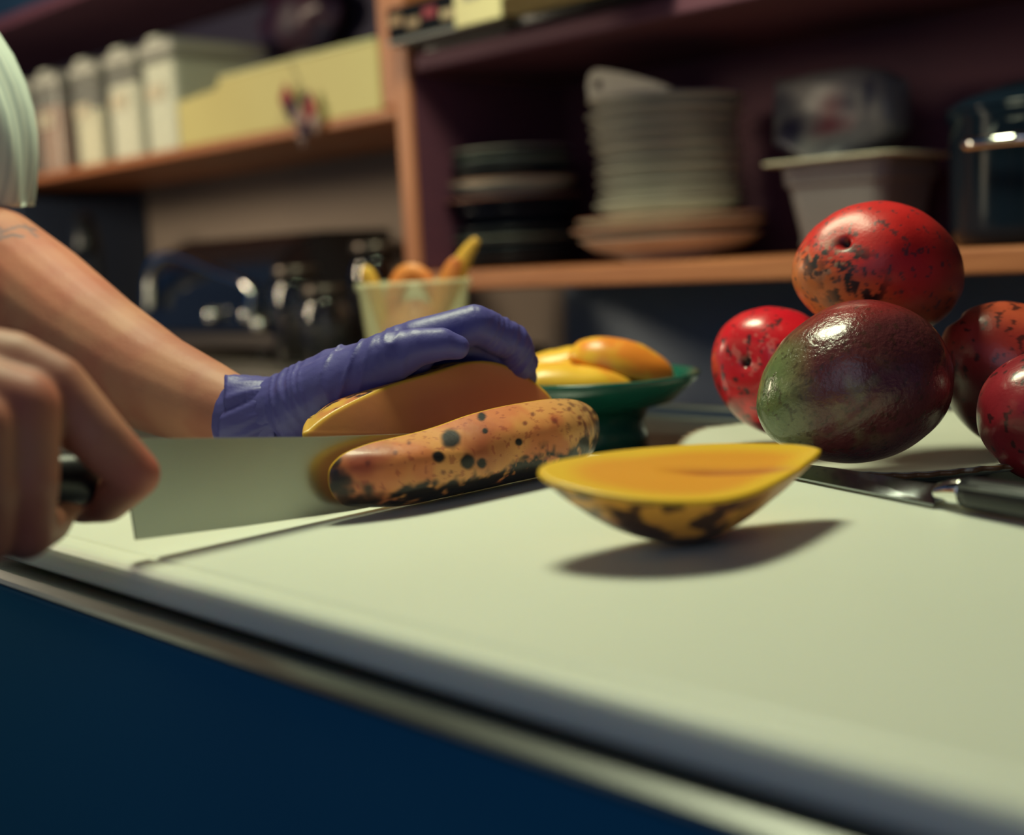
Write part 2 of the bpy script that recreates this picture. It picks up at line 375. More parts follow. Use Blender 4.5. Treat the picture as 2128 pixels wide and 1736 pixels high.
def plate(x, y, z, r, h, m, label, cat, group, rim=None, tilt=(0, 0), foot=.55):
    t = thing('plate' if cat == 'plate' else 'shallow_bowl', label, cat, (x, y, z), 0, group)
    t.rotation_euler = (tilt[0], tilt[1], 0)
    lathe('dish', plate_prof(r, h, foot=foot), m, t, 72)
    if rim:
        V = []; Fc = []; n, k = 72, 8
        for a in range(n):
            an = 2 * math.pi * a / n
            for q in range(k):
                b = 2 * math.pi * q / k; rr = r - .0004 + .0016 * math.cos(b); V.append((rr * math.cos(an), rr * math.sin(an), h + .0004 + .0016 * math.sin(b)))
        for a in range(n):
            for q in range(k): Fc.append((a * k + q, ((a + 1) % n) * k + q, ((a + 1) % n) * k + (q + 1) % k, a * k + (q + 1) % k))
        mesh('rim', V, Fc, rim, t)
    return t
zz = 1.0445
cx1, cy1 = -1.365, 1.345
g1 = 'dishes in the left stack'
for (r, h, m, rim, dz, lab, cat) in [
    (.088, .016, DGREY, None, .013, 'slate plate at the very bottom of the left stack', 'plate'),
    (.090, .016, DGREY, None, .013, 'slate plate second from the bottom of the left stack', 'plate'),
    (.091, .016, GREEN_G, None, .013, 'grey green plate third from the bottom of the left stack', 'plate'),
    (.093, .016, DGREY, None, .016, 'slate plate fourth from the bottom of the left stack', 'plate'),
    (.096, .026, BLK, None, .020, 'black bowl under the dish with the long reddish rim in the left stack', 'bowl'),
    (.102, .022, BLK, RIM, .017, 'black dish with the wide reddish rim midway up the left stack', 'bowl'),
    (.091, .026, PINK, None, .013, 'cream bowl, lower of the two pale ones in the left stack', 'bowl'),
    (.094, .018, PINK, RIM, .014, 'cream bowl with reddish rim, upper of the two pale ones in the left stack', 'bowl'),
    (.090, .020, BLK, None, .015, 'black bowl resting on the pale ones in the left stack', 'bowl'),
    (.088, .018, GREEN_G, None, .012, 'grey green dish second from the top of the left stack', 'plate'),
    (.086, .020, BLK, GREY[0], .014, 'topmost dish of the left stack with a pale rim', 'plate')]:
    ox, oy = random.uniform(-.003, .003), random.uniform(-.003, .003)
    if r > .1: oy += .0
    plate(cx1 + ox, cy1 + oy, zz, r, h, m, lab, cat, g1, rim, (random.uniform(-.01, .01), random.uniform(-.01, .01)), foot=.62)
    zz += dz
    S['_'] = 0
zz = 1.0445
cx2, cy2 = -1.083, 1.352
g2 = 'dishes in the right stack'
lst = [(.118, .030, PINK, None, .026, 'deep cream bowl at the bottom of the right stack', 'bowl'),
       (.126, .018, PINK, RIM, .013, 'widest pinkish plate near the bottom of the right stack', 'plate'),
       (.122, .016, PINK, RIM, .014, 'pinkish plate just below the grey ones in the right stack', 'plate'),
       (.097, .022, GREY[0], None, .016, 'lowest of the pale grey dishes in the right stack', 'plate')]
ords = ['second', 'third', 'fourth', 'fifth', 'sixth', 'seventh', 'eighth', 'ninth', 'tenth']
for i, o_ in enumerate(ords):
    lst.append((.094 + .004 * (i / 9) + (.004 if i == 7 else 0), .018, GREY[i % 2], None, .0145, 'pale grey dish, %s from the bottom of the grey ones in the right stack' % o_, 'plate'))
for i, (r, h, m, rim, dz, lab, cat) in enumerate(lst):
    ox = random.uniform(-.003, .003); oy = random.uniform(-.003, .003)
    q = plate(cx2 + ox + (-.004 if i == 1 else 0), cy2 + oy, zz, r, h, m, lab, cat, g2, rim, (random.uniform(-.008, .008), random.uniform(-.008, .008)), foot=.5 if r > .11 else .7)
    zz += dz
# white lid with a hole in its handle, lying on the right stack
zt = zz + .002
c0 = onplane(1318, 214, 1, 1.30)
t = thing('handled_lid', 'white plastic lid with a hole in its raised tab on the right plate stack', 'lid', (-1.10, 1.33, zt + .004))
LIDM = mat('off_white_plastic', (.40, .36, .29), .5)
def holed_tab():
    # wedge shaped tab (u along X, v up) with an oval hole
    out = [(-.060, 0), (-.063, .020), (-.058, .036), (-.045, .040), (-.030, .037), (0, .029), (.045, .014), (.078, 0)]
    hc = (-.044, .020); n = 28
    import mathutils
    hole = [(hc[0] + .0065 * math.cos(a), hc[1] + .0105 * math.sin(a)) for a in np.linspace(0, 2 * math.pi, 16, endpoint=False)]
    res = mathutils.geometry.delaunay_2d_cdt([Vector(p) for p in out + hole], [(i, (i + 1) % 8) for i in range(8)] + [(8 + i, 8 + (i + 1) % 16) for i in range(16)], [], 1, 1e-6)
    vs, es, fs = res[0], res[1], res[2]
    fs = [f for f in fs if (sum((vs[i] for i in f), Vector((0, 0))) / 3 - Vector(hc)).length > .0055 or False]
    bm = bmesh.new(); bv = [bm.verts.new((v.x, 0, v.y)) for v in vs]
    for f in fs: bm.faces.new([bv[i] for i in f])
    r = bmesh.ops.extrude_face_region(bm, geom=list(bm.faces)); bmesh.ops.translate(bm, verts=[g for g in r['geom'] if isinstance(g, bmesh.types.BMVert)], vec=(0, .006, 0))
    bmesh.ops.recalc_face_normals(bm, faces=bm.faces)
    me = bpy.data.meshes.new('tab'); bm.to_mesh(me); bm.free(); return link('tab', me, LIDM, t, False)
tb = holed_tab(); tb.location = (0.0, -.04, .004)
lathe('disc', [(0, 0), (.07, 0), (.074, .002), (.074, .004), (.07, .005), (0, .005)], LIDM, t, 48)

# ------------------------------------------------------------------ plastic food pan with a bag
PANM = mat('smoky_clear_plastic', (.22, .20, .21), .35, alpha=.85, nscale=10, namt=.1)
t = thing('food_pan', 'translucent plastic food pan with a wide rim on the cupboard shelf', 'pan', (-.822, 1.385, 1.0445), R_(0))
def rect_sec(w, d, r, z, k=4):
    out = []
    for (sx, sy, a0) in ((1, -1, -90), (1, 1, 0), (-1, 1, 90), (-1, -1, 180)):
        for j in range(k + 1):
            a = R_(a0 + 90 * j / k); out.append((sx * (w / 2 - r) + r * math.cos(a), sy * (d / 2 - r) + r * math.sin(a), z))
    return out
def loft2(name, secs, m, par, cap0=True, cap1=True, smooth=False):
    n = len(secs[0]); V = [v for s in secs for v in s]; Fc = []
    for a in range(len(secs) - 1):
        for k in range(n): Fc.append((a * n + k, a * n + (k + 1) % n, (a + 1) * n + (k + 1) % n, (a + 1) * n + k))
    if cap0: Fc.append(tuple(range(n - 1, -1, -1)))
    if cap1: Fc.append(tuple((len(secs) - 1) * n + k for k in range(n)))
    return mesh(name, V, Fc, m, par, smooth)
loft2('pan_body', [rect_sec(0.107, 0.102, .02, 0), rect_sec(0.132, 0.127, .02, .078), rect_sec(0.140, 0.134, .02, .08), rect_sec(0.144, 0.138, .02, .1085), rect_sec(0.140, 0.134, .02, .1085), rect_sec(0.136, 0.130, .02, .083), rect_sec(0.128, 0.123, .02, .078), rect_sec(0.103, 0.098, .018, .003)], PANM, t)
RIMP = mat('pale_rim_plastic', (.62, .58, .45), .35)
loft2('pan_rim', [rect_sec(0.146, 0.140, .02, .1050), rect_sec(.176, .17, .022, .1050), rect_sec(.178, .172, .022, .107), rect_sec(.176, .17, .022, .1085), rect_sec(0.146, 0.140, .02, .1085), rect_sec(0.146, 0.140, .02, .1050)], RIMP, t, False, False)
t = thing('printed_bag', 'dull plastic bag with faded red print standing in the food pan', 'bag', (-.848, 1.385, 1.052))
BAGM = mat('dull_bag_plastic', (.17, .16, .17), .4, nscale=20, namt=.35)
def bag():
    n, k = 40, 24; V = []; Fc = []
    hgt = .205
    for j in range(k + 1):
        v = j / k; z = v * hgt
        for i in range(n):
            a = 2 * math.pi * i / n
            wx = .040 + .046 * sst(v, .50, .62); wy = .042 * (1 - v) ** .5 + .008
            x = wx * np.sign(math.cos(a)) * abs(math.cos(a)) ** .6; y = wy * math.sin(a)
            zz_ = z
            if v > .8: zz_ = z - .03 * max(0, (x / .095)) ** 3 * (v - .8) * 5
            V.append((x, y + .006 * math.sin(9 * v + 3 * a), zz_))
    V = np.array(V); V[:, 1] += (fbm(V, 30, 3, 2) - .5) * .012
    for j in range(k):
        for i in range(n): Fc.append((j * n + i, j * n + (i + 1) % n, (j + 1) * n + (i + 1) % n, (j + 1) * n + i))
    Fc.append(tuple(range(n - 1, -1, -1))); Fc.append(tuple(k * n + i for i in range(n)))
    o = mesh('bag_body', V, Fc, BAGM, t); 
    P = coords(o); C = np.tile(np.array([.15, .14, .14]), (len(P), 1)); C *= (.8 + .4 * fbm(P, 25, 3, 4))[:, None]
    C = mix(C, np.array([.15, .02, .035]), sst(.034 - np.hypot(P[:, 0] - .01, (P[:, 2] - .155) * 1.1), 0, .012) * sst(fbm(P, 60, 2, 8), .35, .6))
    C = mix(C, np.array([.015, .015, .04]), sst(.026 - np.hypot(P[:, 0] + .052, (P[:, 2] - .135)), 0, .008))
    C = mix(C, np.array([.02, .02, .05]), sst(.012 - np.hypot(P[:, 0] - .022, (P[:, 2] - .165) * .35), 0, .006))
    C = mix(C, np.array([.02, .02, .05]), sst(.010 - np.hypot(P[:, 0] - .055, (P[:, 2] - .17) * .4), 0, .006))
    C = mix(C, np.array([.03, .03, .05]), sst(.022 - np.hypot((P[:, 0] - .005) * .6, (P[:, 2] - .115) * 1.6), 0, .01) * .7)
    paint(o, C)
    o.data.materials.clear(); o.data.materials.append(mat('printed_bag_plastic', (.2, .2, .2), .4, attr=True, bump=.3, bscale=40))
bag()
# dark pot at the right end of the shelf
t = thing('stock_pot', 'glossy blue black pot with a lid at the right end of the cupboard shelf', 'pot', (-.59, 1.37, 1.0445))
POT = mat('blue_black_enamel', (.006, .012, .022), .10, spec=.18)
lathe('pot_body', [(0, 0), (.088, 0), (.096, .006), (.10, .02), (.10, .13), (.103, .134), (.103, .138), (.098, .138), (.095, .02), (0, .01)], POT, t, 72)
lid = lathe('pot_lid', [(.104, .1385), (.104, .142), (.09, .152), (.05, .166), (.015, .170), (0, .170)], POT, t, 72)
lathe('knob', [(.008, .170), (.008, .18), (.018, .186), (.02, .192), (.012, .198), (0, .199)], BLACKP, lid, 32)
for s in (-1, 1): tube('handle', [(-.03, s * -.098, .10), (-.028, s * -.125, .102), (.028, s * -.125, .102), (.03, s * -.098, .10)], .006, CHROME, t, k=5)
# black skillet/handle glint: a ladle hanging in front
t = thing('canister', 'tall dark canister standing beside the pot in the cupboard', 'canister', (-.28, 1.36, 1.0445))
lathe('canister_body', [(0, 0), (.07, 0), (.075, .005), (.075, .19), (.07, .195), (0, .195)], POT, t, 48)
lathe('canister_lid', [(.077, .1955), (.077, .21), (.07, .215), (0, .215)], BLACKP, t, 48)

# ------------------------------------------------------------------ appliances at the left, under the shelf
t = thing('countertop_warmer', 'dark glass countertop warmer with a chrome arched front handle', 'appliance', (0, 0, 0))
DG = mat('smoked_glass', (.012, .014, .02), .08, coat=.5)
BZ = mat('dark_bronze_metal', (.16, .13, .11), .35, .8)
box('base_tray', (-2.25, 1.16, .934), (-1.72, 1.48, .957), BZ, t, .004)
for x in (-2.20, -1.80):
    for y in (1.19, 1.44): lathe('foot', [(0, .9155), (.014, .9155), (.016, .934), (0, .934)], BLACKP, t, 16, (x, y, 0))
def hood():
    pts = [(1.20, .958), (1.20, 1.03), (1.215, 1.07), (1.25, 1.10), (1.31, 1.12), (1.46, 1.12), (1.46, .958)]
    prism('hood', pts, (-2.22, 0, 0), (0, 1, 0), (0, 0, 1), (1, 0, 0), .43, DG, t, bev=.004)
hood()
tube('arched_handle', [onplane(312, 640, 1, 1.185), onplane(314, 575, 1, 1.18), onplane(330, 542, 1, 1.175), onplane(365, 532, 1, 1.175), onplane(440, 562, 1, 1.18), onplane(515, 596, 1, 1.185), onplane(520, 660, 1, 1.185)], [.010, .011, .0125, .007, .006, .006, .007], CHROME, t, 16, 8)
for px in (440, 515, 540):
    c = onplane(px, 655 if px != 540 else 674, 1, 1.19)
    lathe('knob', [(0, -.012), (.010, -.012), (.013, 0), (.010, .010), (0, .012)], CHROME, t, 20, c)
# glass jars right of the warmer
GL = mat('clear_glass', (.9, .9, .88), .03, trans=1.0)
for i, (xx, yy, rr_, hh, lab, cm) in enumerate([(-1.66, 1.16, .040, .13, 'clear glass jar of dark spice nearest the warmer', (.05, .035, .03)), (-1.60, 1.27, .045, .16, 'taller clear glass jar behind the spice jar under the shelf', (.10, .06, .05)), (-1.535, 1.12, .035, .10, 'small clear glass jar near the fruit cup', (.06, .05, .045))]):
    t = thing('glass_jar', lab, 'jar', (xx, yy, .9155), 0, 'glass jars on the steel stand')
    lathe('jar_wall', [(0, 0), (rr_ * .95, 0), (rr_, .005), (rr_, hh * .82), (rr_ * .8, hh * .92), (rr_ * .8, hh), (rr_ * .75, hh), (rr_ * .75, hh * .92), (rr_ * .94, hh * .81), (rr_ * .94, .006), (0, .006)], GL, t, 40)
    lathe('contents', [(0, .0065), (rr_ * .92, .0065), (rr_ * .92, hh * .6), (0, hh * .6)], mat('spice', cm, .9, nscale=120, namt=.3), t, 32)
    lathe('jar_lid', [(rr_ * .84, hh + .0005), (rr_ * .84, hh + .014), (rr_ * .78, hh + .017), (0, hh + .017)], BZ, t, 32)
# black tap
t = thing('gooseneck_tap', 'black gooseneck tap in the dark corner left of the warmer', 'tap', (-2.62, 1.32, .9155))
lathe('tap_base', [(0, 0), (.028, 0), (.028, .008), (.018, .02), (.016, .05), (0, .05)], BLACKP, t, 32)
tube('spout', [(0, 0, .045), (0, 0, .19), (.01, -.01, .235), (.05, -.04, .262), (.10, -.07, .25), (.115, -.08, .20)], [.014, .014, .015, .018, .022, .024], BLACKP, t, 20, 8)
tube('lever', [(0.01, .0, .06), (.05, .02, .08), (.07, .02, .11)], .006, BLACKP, t, k=4)

# ------------------------------------------------------------------ deli cup with mango peel
cc = np.array([-.999, .838, .9003])
t = thing('deli_cup', 'translucent plastic deli cup full of mango peel behind the gloved hand', 'cup', tuple(cc))
CUP = mat('milky_cup_plastic', (.78, .78, .50), .30, alpha=.38)
lathe('cup_wall', [(0, 0), (.041, 0), (.043, .003), (.0545, .132), (.0575, .133), (.0585, .137), (.057, .1405), (.0545, .140), (.053, .131), (.0415, .0045), (0, .0035)], CUP, t, 64)
PEEL = mat('mango_peel', (.80, .33, .06), .45, nscale=25, col2=(.70, .16, .05), sss=.0)
PEELY = mat('yellow_peel', (.85, .55, .07), .45, nscale=25, col2=(.80, .38, .06))
def strip(P, w, m, name, lab, par=None, th=.0022):
    P = spline(P, 6); fr = frames(P); V = []; Fc = []
    n = len(fr)
    for i, (p, tt, a, b) in enumerate(fr):
        ww = w * (.35 + .65 * math.sin(math.pi * min(1, max(0.0, (i + .6) / n))))
        for s, q in ((-1, -1), (0, -.7), (1, -1), (1, 1), (0, 1.2), (-1, 1)): V.append(p + a * (s * ww) + b * (q * th))
    for i in range(n - 1):
        for q in range(6): Fc.append((i * 6 + q, i * 6 + (q + 1) % 6, (i + 1) * 6 + (q + 1) % 6, (i + 1) * 6 + q))
    Fc.append(tuple(range(5, -1, -1))); Fc.append(tuple((n - 1) * 6 + q for q in range(6)))
    o = mesh(name, V, Fc, m, None)
    return tag(o, lab, 'peel', 'mango peel in the deli cup')
def q3(x, y, z): return (cc[0] + x, cc[1] + y, cc[2] + z)
rx, ry = RT[0], RT[1]
def cupdir(u, v, z): # u to the viewer's right, v away
    return (cc[0] + u * .695 - v * .719, cc[1] + u * .719 + v * .695, cc[2] + z)
strip([cupdir(.020, .004, .09), cupdir(.038, .004, .13), cupdir(.052, .002, .16), cupdir(.066, 0, .178)], .009, PEELY, 'mango_peel', 'yellow peel strip sticking up out of the deli cup at its right')
strip([cupdir(.010, -.01, .08), cupdir(.028, -.012, .12), cupdir(.040, -.014, .148), cupdir(.046, -.014, .160)], .010, PEEL, 'mango_peel', 'orange peel strip leaning on the rim beside the tallest one')
strip([cupdir(-.030, .0, .08), cupdir(-.036, -.004, .12), cupdir(-.044, -.006, .148), cupdir(-.050, -.006, .154)], .008, PEELY, 'mango_peel', 'yellow peel strip curling over the left side of the cup')
strip([cupdir(-.028, .012, .05), cupdir(-.024, .010, .11), cupdir(-.010, .010, .145), cupdir(.010, .008, .143), cupdir(.02, .006, .12)], .010, PEEL, 'mango_peel', 'orange peel strip arching across the middle of the cup')
blob('mango_pulp', (cc[0], cc[1], cc[2] + .062), (.039, .039, .060), mat('dark_peel_heap', (.26, .07, .05), .6, nscale=30, col2=(.62, .22, .06)), 'heap of brown and orange peel filling the deli cup', 'peel', .12, 30, seed=9)

# ------------------------------------------------------------------ green bowl with peeled mango
bc = at(1228, 780, 1.05); bx, by = bc[0], bc[1]; BH = bc[2] - .9003
t = thing('green_bowl', 'dark green glazed footed bowl behind the cut mango', 'bowl', (bx, by, .9003))
GRN = mat('dark_green_glaze', (.012, .125, .085), .18, nscale=14, col2=(.008, .07, .055), coat=.4)
R0 = .088
lathe('bowl_body', [(0, .006), (.038, .006), (.040, 0), (.044, 0), (.044, .012), (.041, .022), (.046, .034), (.066, BH - .022), (R0 - .001, BH - .003), (R0, BH), (R0 - .003, BH + .001), (.074, BH - .010), (.050, BH - .026), (.02, BH - .033), (0, BH - .034)], GRN, t, 96)
MEAT = mat('peeled_mango_flesh', (.88, .50, .045), .35, attr=True, spec=.5, sss=.15)
def bl(u, v, z): return np.array((bx + u * .695 - v * .719, by + u * .719 + v * .695, .9003 + z))
def cheek(c, a, b, h, yaw, pitch, lab, roll=0, seed=1):
    """a peeled mango cheek: domed top, flat under side"""
    n, k = 40, 16; V = []; Fc = []
    for j in range(k + 1):
        s = j / k
        for i in range(n):
            an = 2 * math.pi * i / n
            V.append((a * math.sin(s * math.pi / 2) * math.cos(an), b * math.sin(s * math.pi / 2) * math.sin(an) * (1 - .15 * math.cos(an)), h * math.cos(s * math.pi / 2)))
    for j in range(3):
        for i in range(n):
            an = 2 * math.pi * i / n; q = (.97, .6, .02)[j]; V.append((a * q * math.cos(an), b * q * math.sin(an) * (1 - .15 * math.cos(an)), (-.003, -.004, -.004)[j]))
    for j in range(k + 3):
        for i in range(n): Fc.append((j * n + i, (j + 1) * n + i, (j + 1) * n + (i + 1) % n, j * n + (i + 1) % n))
    Rm = Matrix.Rotation(yaw, 3, 'Z') @ Matrix.Rotation(pitch, 3, 'Y') @ Matrix.Rotation(roll, 3, 'X')
    V = np.array(V); V[:, 2] += (fbm(V + seed, 60, 2, seed) - .5) * .003
    C = mix(np.tile(np.array([.80, .46, .04]), (len(V), 1)), np.array([.78, .24, .03]), sst(fbm(V + seed, 40, 3, seed), .42, .62))
    V = V @ np.array(Rm).T + c
    o = mesh('mango_cheek', V, Fc, MEAT, None); paint(o, C)
    return tag(o, lab, 'mango piece', 'peeled mango pieces in the green bowl')
th = math.atan2(.719, .695)
cheek(bl(-.020, -.026, BH - .006), .052, .024, .018, th, R_(4), 'yellow peeled mango cheek lying in front in the green bowl', seed=2)
cheek(bl(.024, -.005, BH + .0045), .044, .026, .024, th, R_(18), 'tallest peeled mango cheek humped at the middle of the green bowl', seed=3)
cheek(bl(-.020, .012, BH + .009), .040, .022, .014, th, R_(-6), 'orange edged mango cheek behind the front one in the green bowl', seed=4)
cheek(bl(.050, .014, BH - .006), .022, .014, .012, th + .5, R_(5), 'small mango piece at the right rim inside the green bowl', seed=5)
cheek(bl(-.040, -.006, BH + .0), .036, .022, .013, th, R_(-10), 'peeled mango piece at the left side of the green bowl', seed=6)

# ------------------------------------------------------------------ white scalloped plate
pcx, pcy = -.464, .808
t = thing('serving_plate', 'white scalloped plate with brown frilled edge under the whole mangoes', 'plate', (pcx, pcy, .9003))
PLT = mat('white_plate_glaze', (.66, .68, .58), .3, attr=True)
n, prof = 200, [(0, .005), (.06, .005), (.062, 0), (.068, 0), (.07, .005), (.11, .010), (.140, .0165), (.1455, .018), (.1455, .0205), (.138, .020), (.108, .0142), (.07, .010), (0, .010)]
def wp(r, z, a):
    k = max(0, (r - .12) / .026)
    return r + k * (.0034 * abs(math.sin(a * 34)) - .004), z + k * .0012 * math.sin(a * 8)
o = lathe('plate_body', prof, PLT, t, 480, warp=wp)
P = coords(o); rr_ = np.hypot(P[:, 0], P[:, 1])
C = np.tile(np.array([.66, .68, .58]), (len(P), 1))
C = mix(C, np.array([.16, .075, .035]), np.maximum(sst(rr_, .1395, .1415) * sst(noise(P, 160, 3), .1, .35), (P[:, 2] < .0188) * sst(rr_, .139, .140)))
paint(o, C)

# ------------------------------------------------------------------ whole mangoes
SKIN = mat('mango_skin', (.5, .1, .05), .30, attr=True, coat=.22, coat_rough=.12, bump=.16, bscale=420)
SKINW = mat('wet_mango_skin', (.5, .1, .05), .25, attr=True, coat=.38, coat_rough=.12, bump=.8, bscale=300)
SKINM = mat('matt_mango_skin', (.5, .1, .05), .40, attr=True, coat=.06, coat_rough=.25, bump=.16, bscale=420)
def mango(name, c, ldir, udir, a, b, h, egg, label, colorfn, stem=None, cleft=False, m=None, bend=.1, dimple=.35):
    nu, nv = 220, 130
    l = Vector(ldir).normalized(); u = Vector(udir); u = (u - l * u.dot(l)).normalized(); w = l.cross(u)
    V = []; Fc = []
    th = np.linspace(0, math.pi, nv); ph = np.linspace(0, 2 * math.pi, nu, endpoint=False)
    TH, PH = np.meshgrid(th, ph, indexing='ij')
    x = -np.cos(TH); rad = np.sin(TH)
    wf = 1 + egg * x - .06 * x * x
    y = rad * np.cos(PH) * wf; z = rad * np.sin(PH) * wf - bend * (x * x) + bend * .3
    P = np.stack([x, y, z], -1).reshape(-1, 3)
    P = P * (1 + .035 * (fbm(P, 1.6, 2, 5)[:, None] - .5) * 2)
    lv = np.array([l, w, u])           # rows
    sc = np.array([a, b, h])
    D = P / np.linalg.norm(P, axis=1)[:, None]
    wdir = (P * sc) @ lv
    if stem is not None:
        s = np.array(stem, float); s /= np.linalg.norm(s)
        dd = np.arccos(np.clip((wdir / np.linalg.norm(wdir, axis=1)[:, None]) @ s, -1, 1))
        wdir = wdir * (1 - .085 * np.exp(-(dd / dimple) ** 2)[:, None] - .10 * np.exp(-(dd / .07) ** 2)[:, None])
    else: dd = np.full(len(P), 9.)
    if cleft:
        wdir = wdir * (1 - .16 * np.exp(-((P[:, 2] - .05 - .25 * P[:, 0]) / .10) ** 2)[:, None] * sst(-P[:, 1], -.2, .6)[:, None])
    Q = wdir + np.array(c)
    for i in range(nv - 1):
        for j in range(nu): Fc.append((i * nu + j, i * nu + (j + 1) % nu, (i + 1) * nu + (j + 1) % nu, (i + 1) * nu + j))
    o = mesh(name, Q - np.array(c), Fc, m or SKIN); o.location = Vector(c)
    bm = bmesh.new(); bm.from_mesh(o.data); bmesh.ops.recalc_face_normals(bm, faces=bm.faces); bm.to_mesh(o.data); bm.free()
    px, py, pd = proj_many(Q)
    paint(o, colorfn(P, Q - np.array(c), dd, px, py))
    tag(o, label, 'mango', 'whole mangoes on the plate')
    return o
def proj_many(Q):
    q = Q - CAM; d = q @ fw; return W / 2 + F * (q @ RT) / d, H / 2 - F * (q @ UP) / d, d
RV, UV, FV = RT, UP, fw
def vdir(r, u, f): return RV * r + UV * u + FV * f
RED1 = np.array([.58, .018, .018]); ORG = np.array([.62, .17, .045]); MAR = np.array([.085, .014, .018]); GRNM = np.array([.115, .155, .060]); BLKC = np.array([.012, .010, .012]); BRN = np.array([.20, .035, .022]); PALE = np.array([.55, .30, .20])
def spots(C, P, f, th_, col, seed, amt=1.0, soft=.05): return mix(C, col, sst(fbm(P, f, 2, seed), th_, th_ + soft) * amt)
def loc_(X, c, r, soft=.5):   # blotch mask round local point
    return sst(r - np.linalg.norm(X - np.array(c), axis=1), -r * soft, r * soft)
def col_top(P, X, dd, px, py):
    r = X @ RV; u = X @ UV
    C = np.tile(RED1, (len(P), 1))
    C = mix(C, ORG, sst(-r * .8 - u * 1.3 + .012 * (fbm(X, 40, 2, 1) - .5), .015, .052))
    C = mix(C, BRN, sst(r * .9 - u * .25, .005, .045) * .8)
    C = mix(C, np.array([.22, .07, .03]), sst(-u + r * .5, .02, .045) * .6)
    C *= (.75 + .5 * fbm(X, 60, 4, 3))[:, None]
    m_ = sst(.020 - np.hypot(r + .026 - (u + .012) * -.3, (u + .012) * .62), -.006, .010)
    C = mix(C, BLKC, m_ * sst(fbm(X, 220, 3, 5), .47, .60))
    m2 = sst(.016 - np.hypot(r + .044, (u - .004)), -.004, .010)
    C = mix(C, PALE * .6, m2 * sst(fbm(X, 260, 2, 9), .50, .62) * .8)
    C = mix(C, BLKC * 2, m2 * sst(fbm(X, 240, 2, 6), .56, .64))
    C = spots(C, X, 320, .70, BLKC * 3, 11, .8)
    C = mix(C, BLKC, np.exp(-(dd / .075) ** 4) * .95)
    return C
def col_left(P, X, dd, px, py):
    r = X @ RV; u = X @ UV
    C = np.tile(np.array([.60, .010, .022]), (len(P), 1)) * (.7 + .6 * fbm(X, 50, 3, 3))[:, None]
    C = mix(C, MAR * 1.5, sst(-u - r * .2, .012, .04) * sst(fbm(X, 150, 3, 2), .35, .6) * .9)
    m2 = sst(.020 - np.hypot(r + .022, u - .012), -.004, .012)
    C = mix(C, np.array([.75, .45, .38]), m2 * sst(fbm(X, 260, 2, 19), .60, .68) * .25)
    C = spots(C, X, 300, .66, BLKC * 2, 12, .9)
    C = mix(C, BLKC, np.exp(-(dd / .10) ** 4))
    return C
def col_front(P, X, dd, px, py):
    r = X @ RV; u = X @ UV
    nz = fbm(X * np.array([1, 1, 1]), 38, 4, 1) - .5
    C = np.tile(np.array([.095, .022, .026]), (len(P), 1))
    C = mix(C, np.array([.15, .04, .03]), sst(nz, -.1, .3) * .5)
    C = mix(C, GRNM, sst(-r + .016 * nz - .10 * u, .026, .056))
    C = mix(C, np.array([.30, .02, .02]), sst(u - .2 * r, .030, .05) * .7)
    C = mix(C, np.array([.20, .21, .10]), sst(.05 - np.hypot(r + .03, u + .02), -.01, .03) * sst(fbm(X, 90, 3, 7), .45, .7) * .35)
    C = mix(C, MAR * .8, sst(r, .02, .06) * .6)
    C *= (.75 + .5 * fbm(X, 120, 3, 3))[:, None]
    C = spots(C, X, 420, .66, C.mean(0) * .3, 13, .6)
    return C
def col_right(P, X, dd, px, py):
    r = X @ RV; u = X @ UV
    C = np.tile(np.array([.34, .030, .024]), (len(P), 1))
    C = mix(C, np.array([.55, .09, .04]), sst(u + .3 * r, .018, .04))  # light on the upper side painted as orange-red
    C = mix(C, MAR, sst(-r * .8 - u, .0, .04))  # shade on the lower left put into the skin colour as maroon
    C *= (.75 + .5 * fbm(X, 70, 3, 8))[:, None]
    return spots(C, X, 260, .66, BLKC, 14, .8)
def col_low(P, X, dd, px, py):
    C = np.tile(np.array([.26, .016, .026]), (len(P), 1)) * (.7 + .6 * fbm(X, 60, 3, 9))[:, None]
    return spots(C, X, 260, .68, BLKC, 15, .8)
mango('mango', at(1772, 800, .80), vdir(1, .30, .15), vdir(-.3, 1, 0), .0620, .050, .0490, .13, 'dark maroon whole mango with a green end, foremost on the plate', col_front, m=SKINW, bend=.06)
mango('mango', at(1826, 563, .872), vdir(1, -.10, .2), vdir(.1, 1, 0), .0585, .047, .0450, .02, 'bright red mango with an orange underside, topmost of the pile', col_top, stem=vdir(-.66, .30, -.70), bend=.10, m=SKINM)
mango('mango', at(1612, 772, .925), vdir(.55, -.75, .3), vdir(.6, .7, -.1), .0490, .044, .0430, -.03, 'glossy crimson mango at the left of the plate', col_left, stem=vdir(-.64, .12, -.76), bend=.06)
mango('mango', at(2100, 778, .868), vdir(.55, -.80, .1), vdir(.8, .55, 0), .0520, .042, .0450, 0, 'dark red mango with a lit top painted orange at the right rear of the pile', col_right, cleft=True, bend=.1)
mango('mango', at(2168, 862, .775), vdir(.3, 1, .2), vdir(-1, .3, 0), .0400, .0365, .0370, 0, 'dim crimson mango low at the right edge of the pile', col_low, bend=.05)

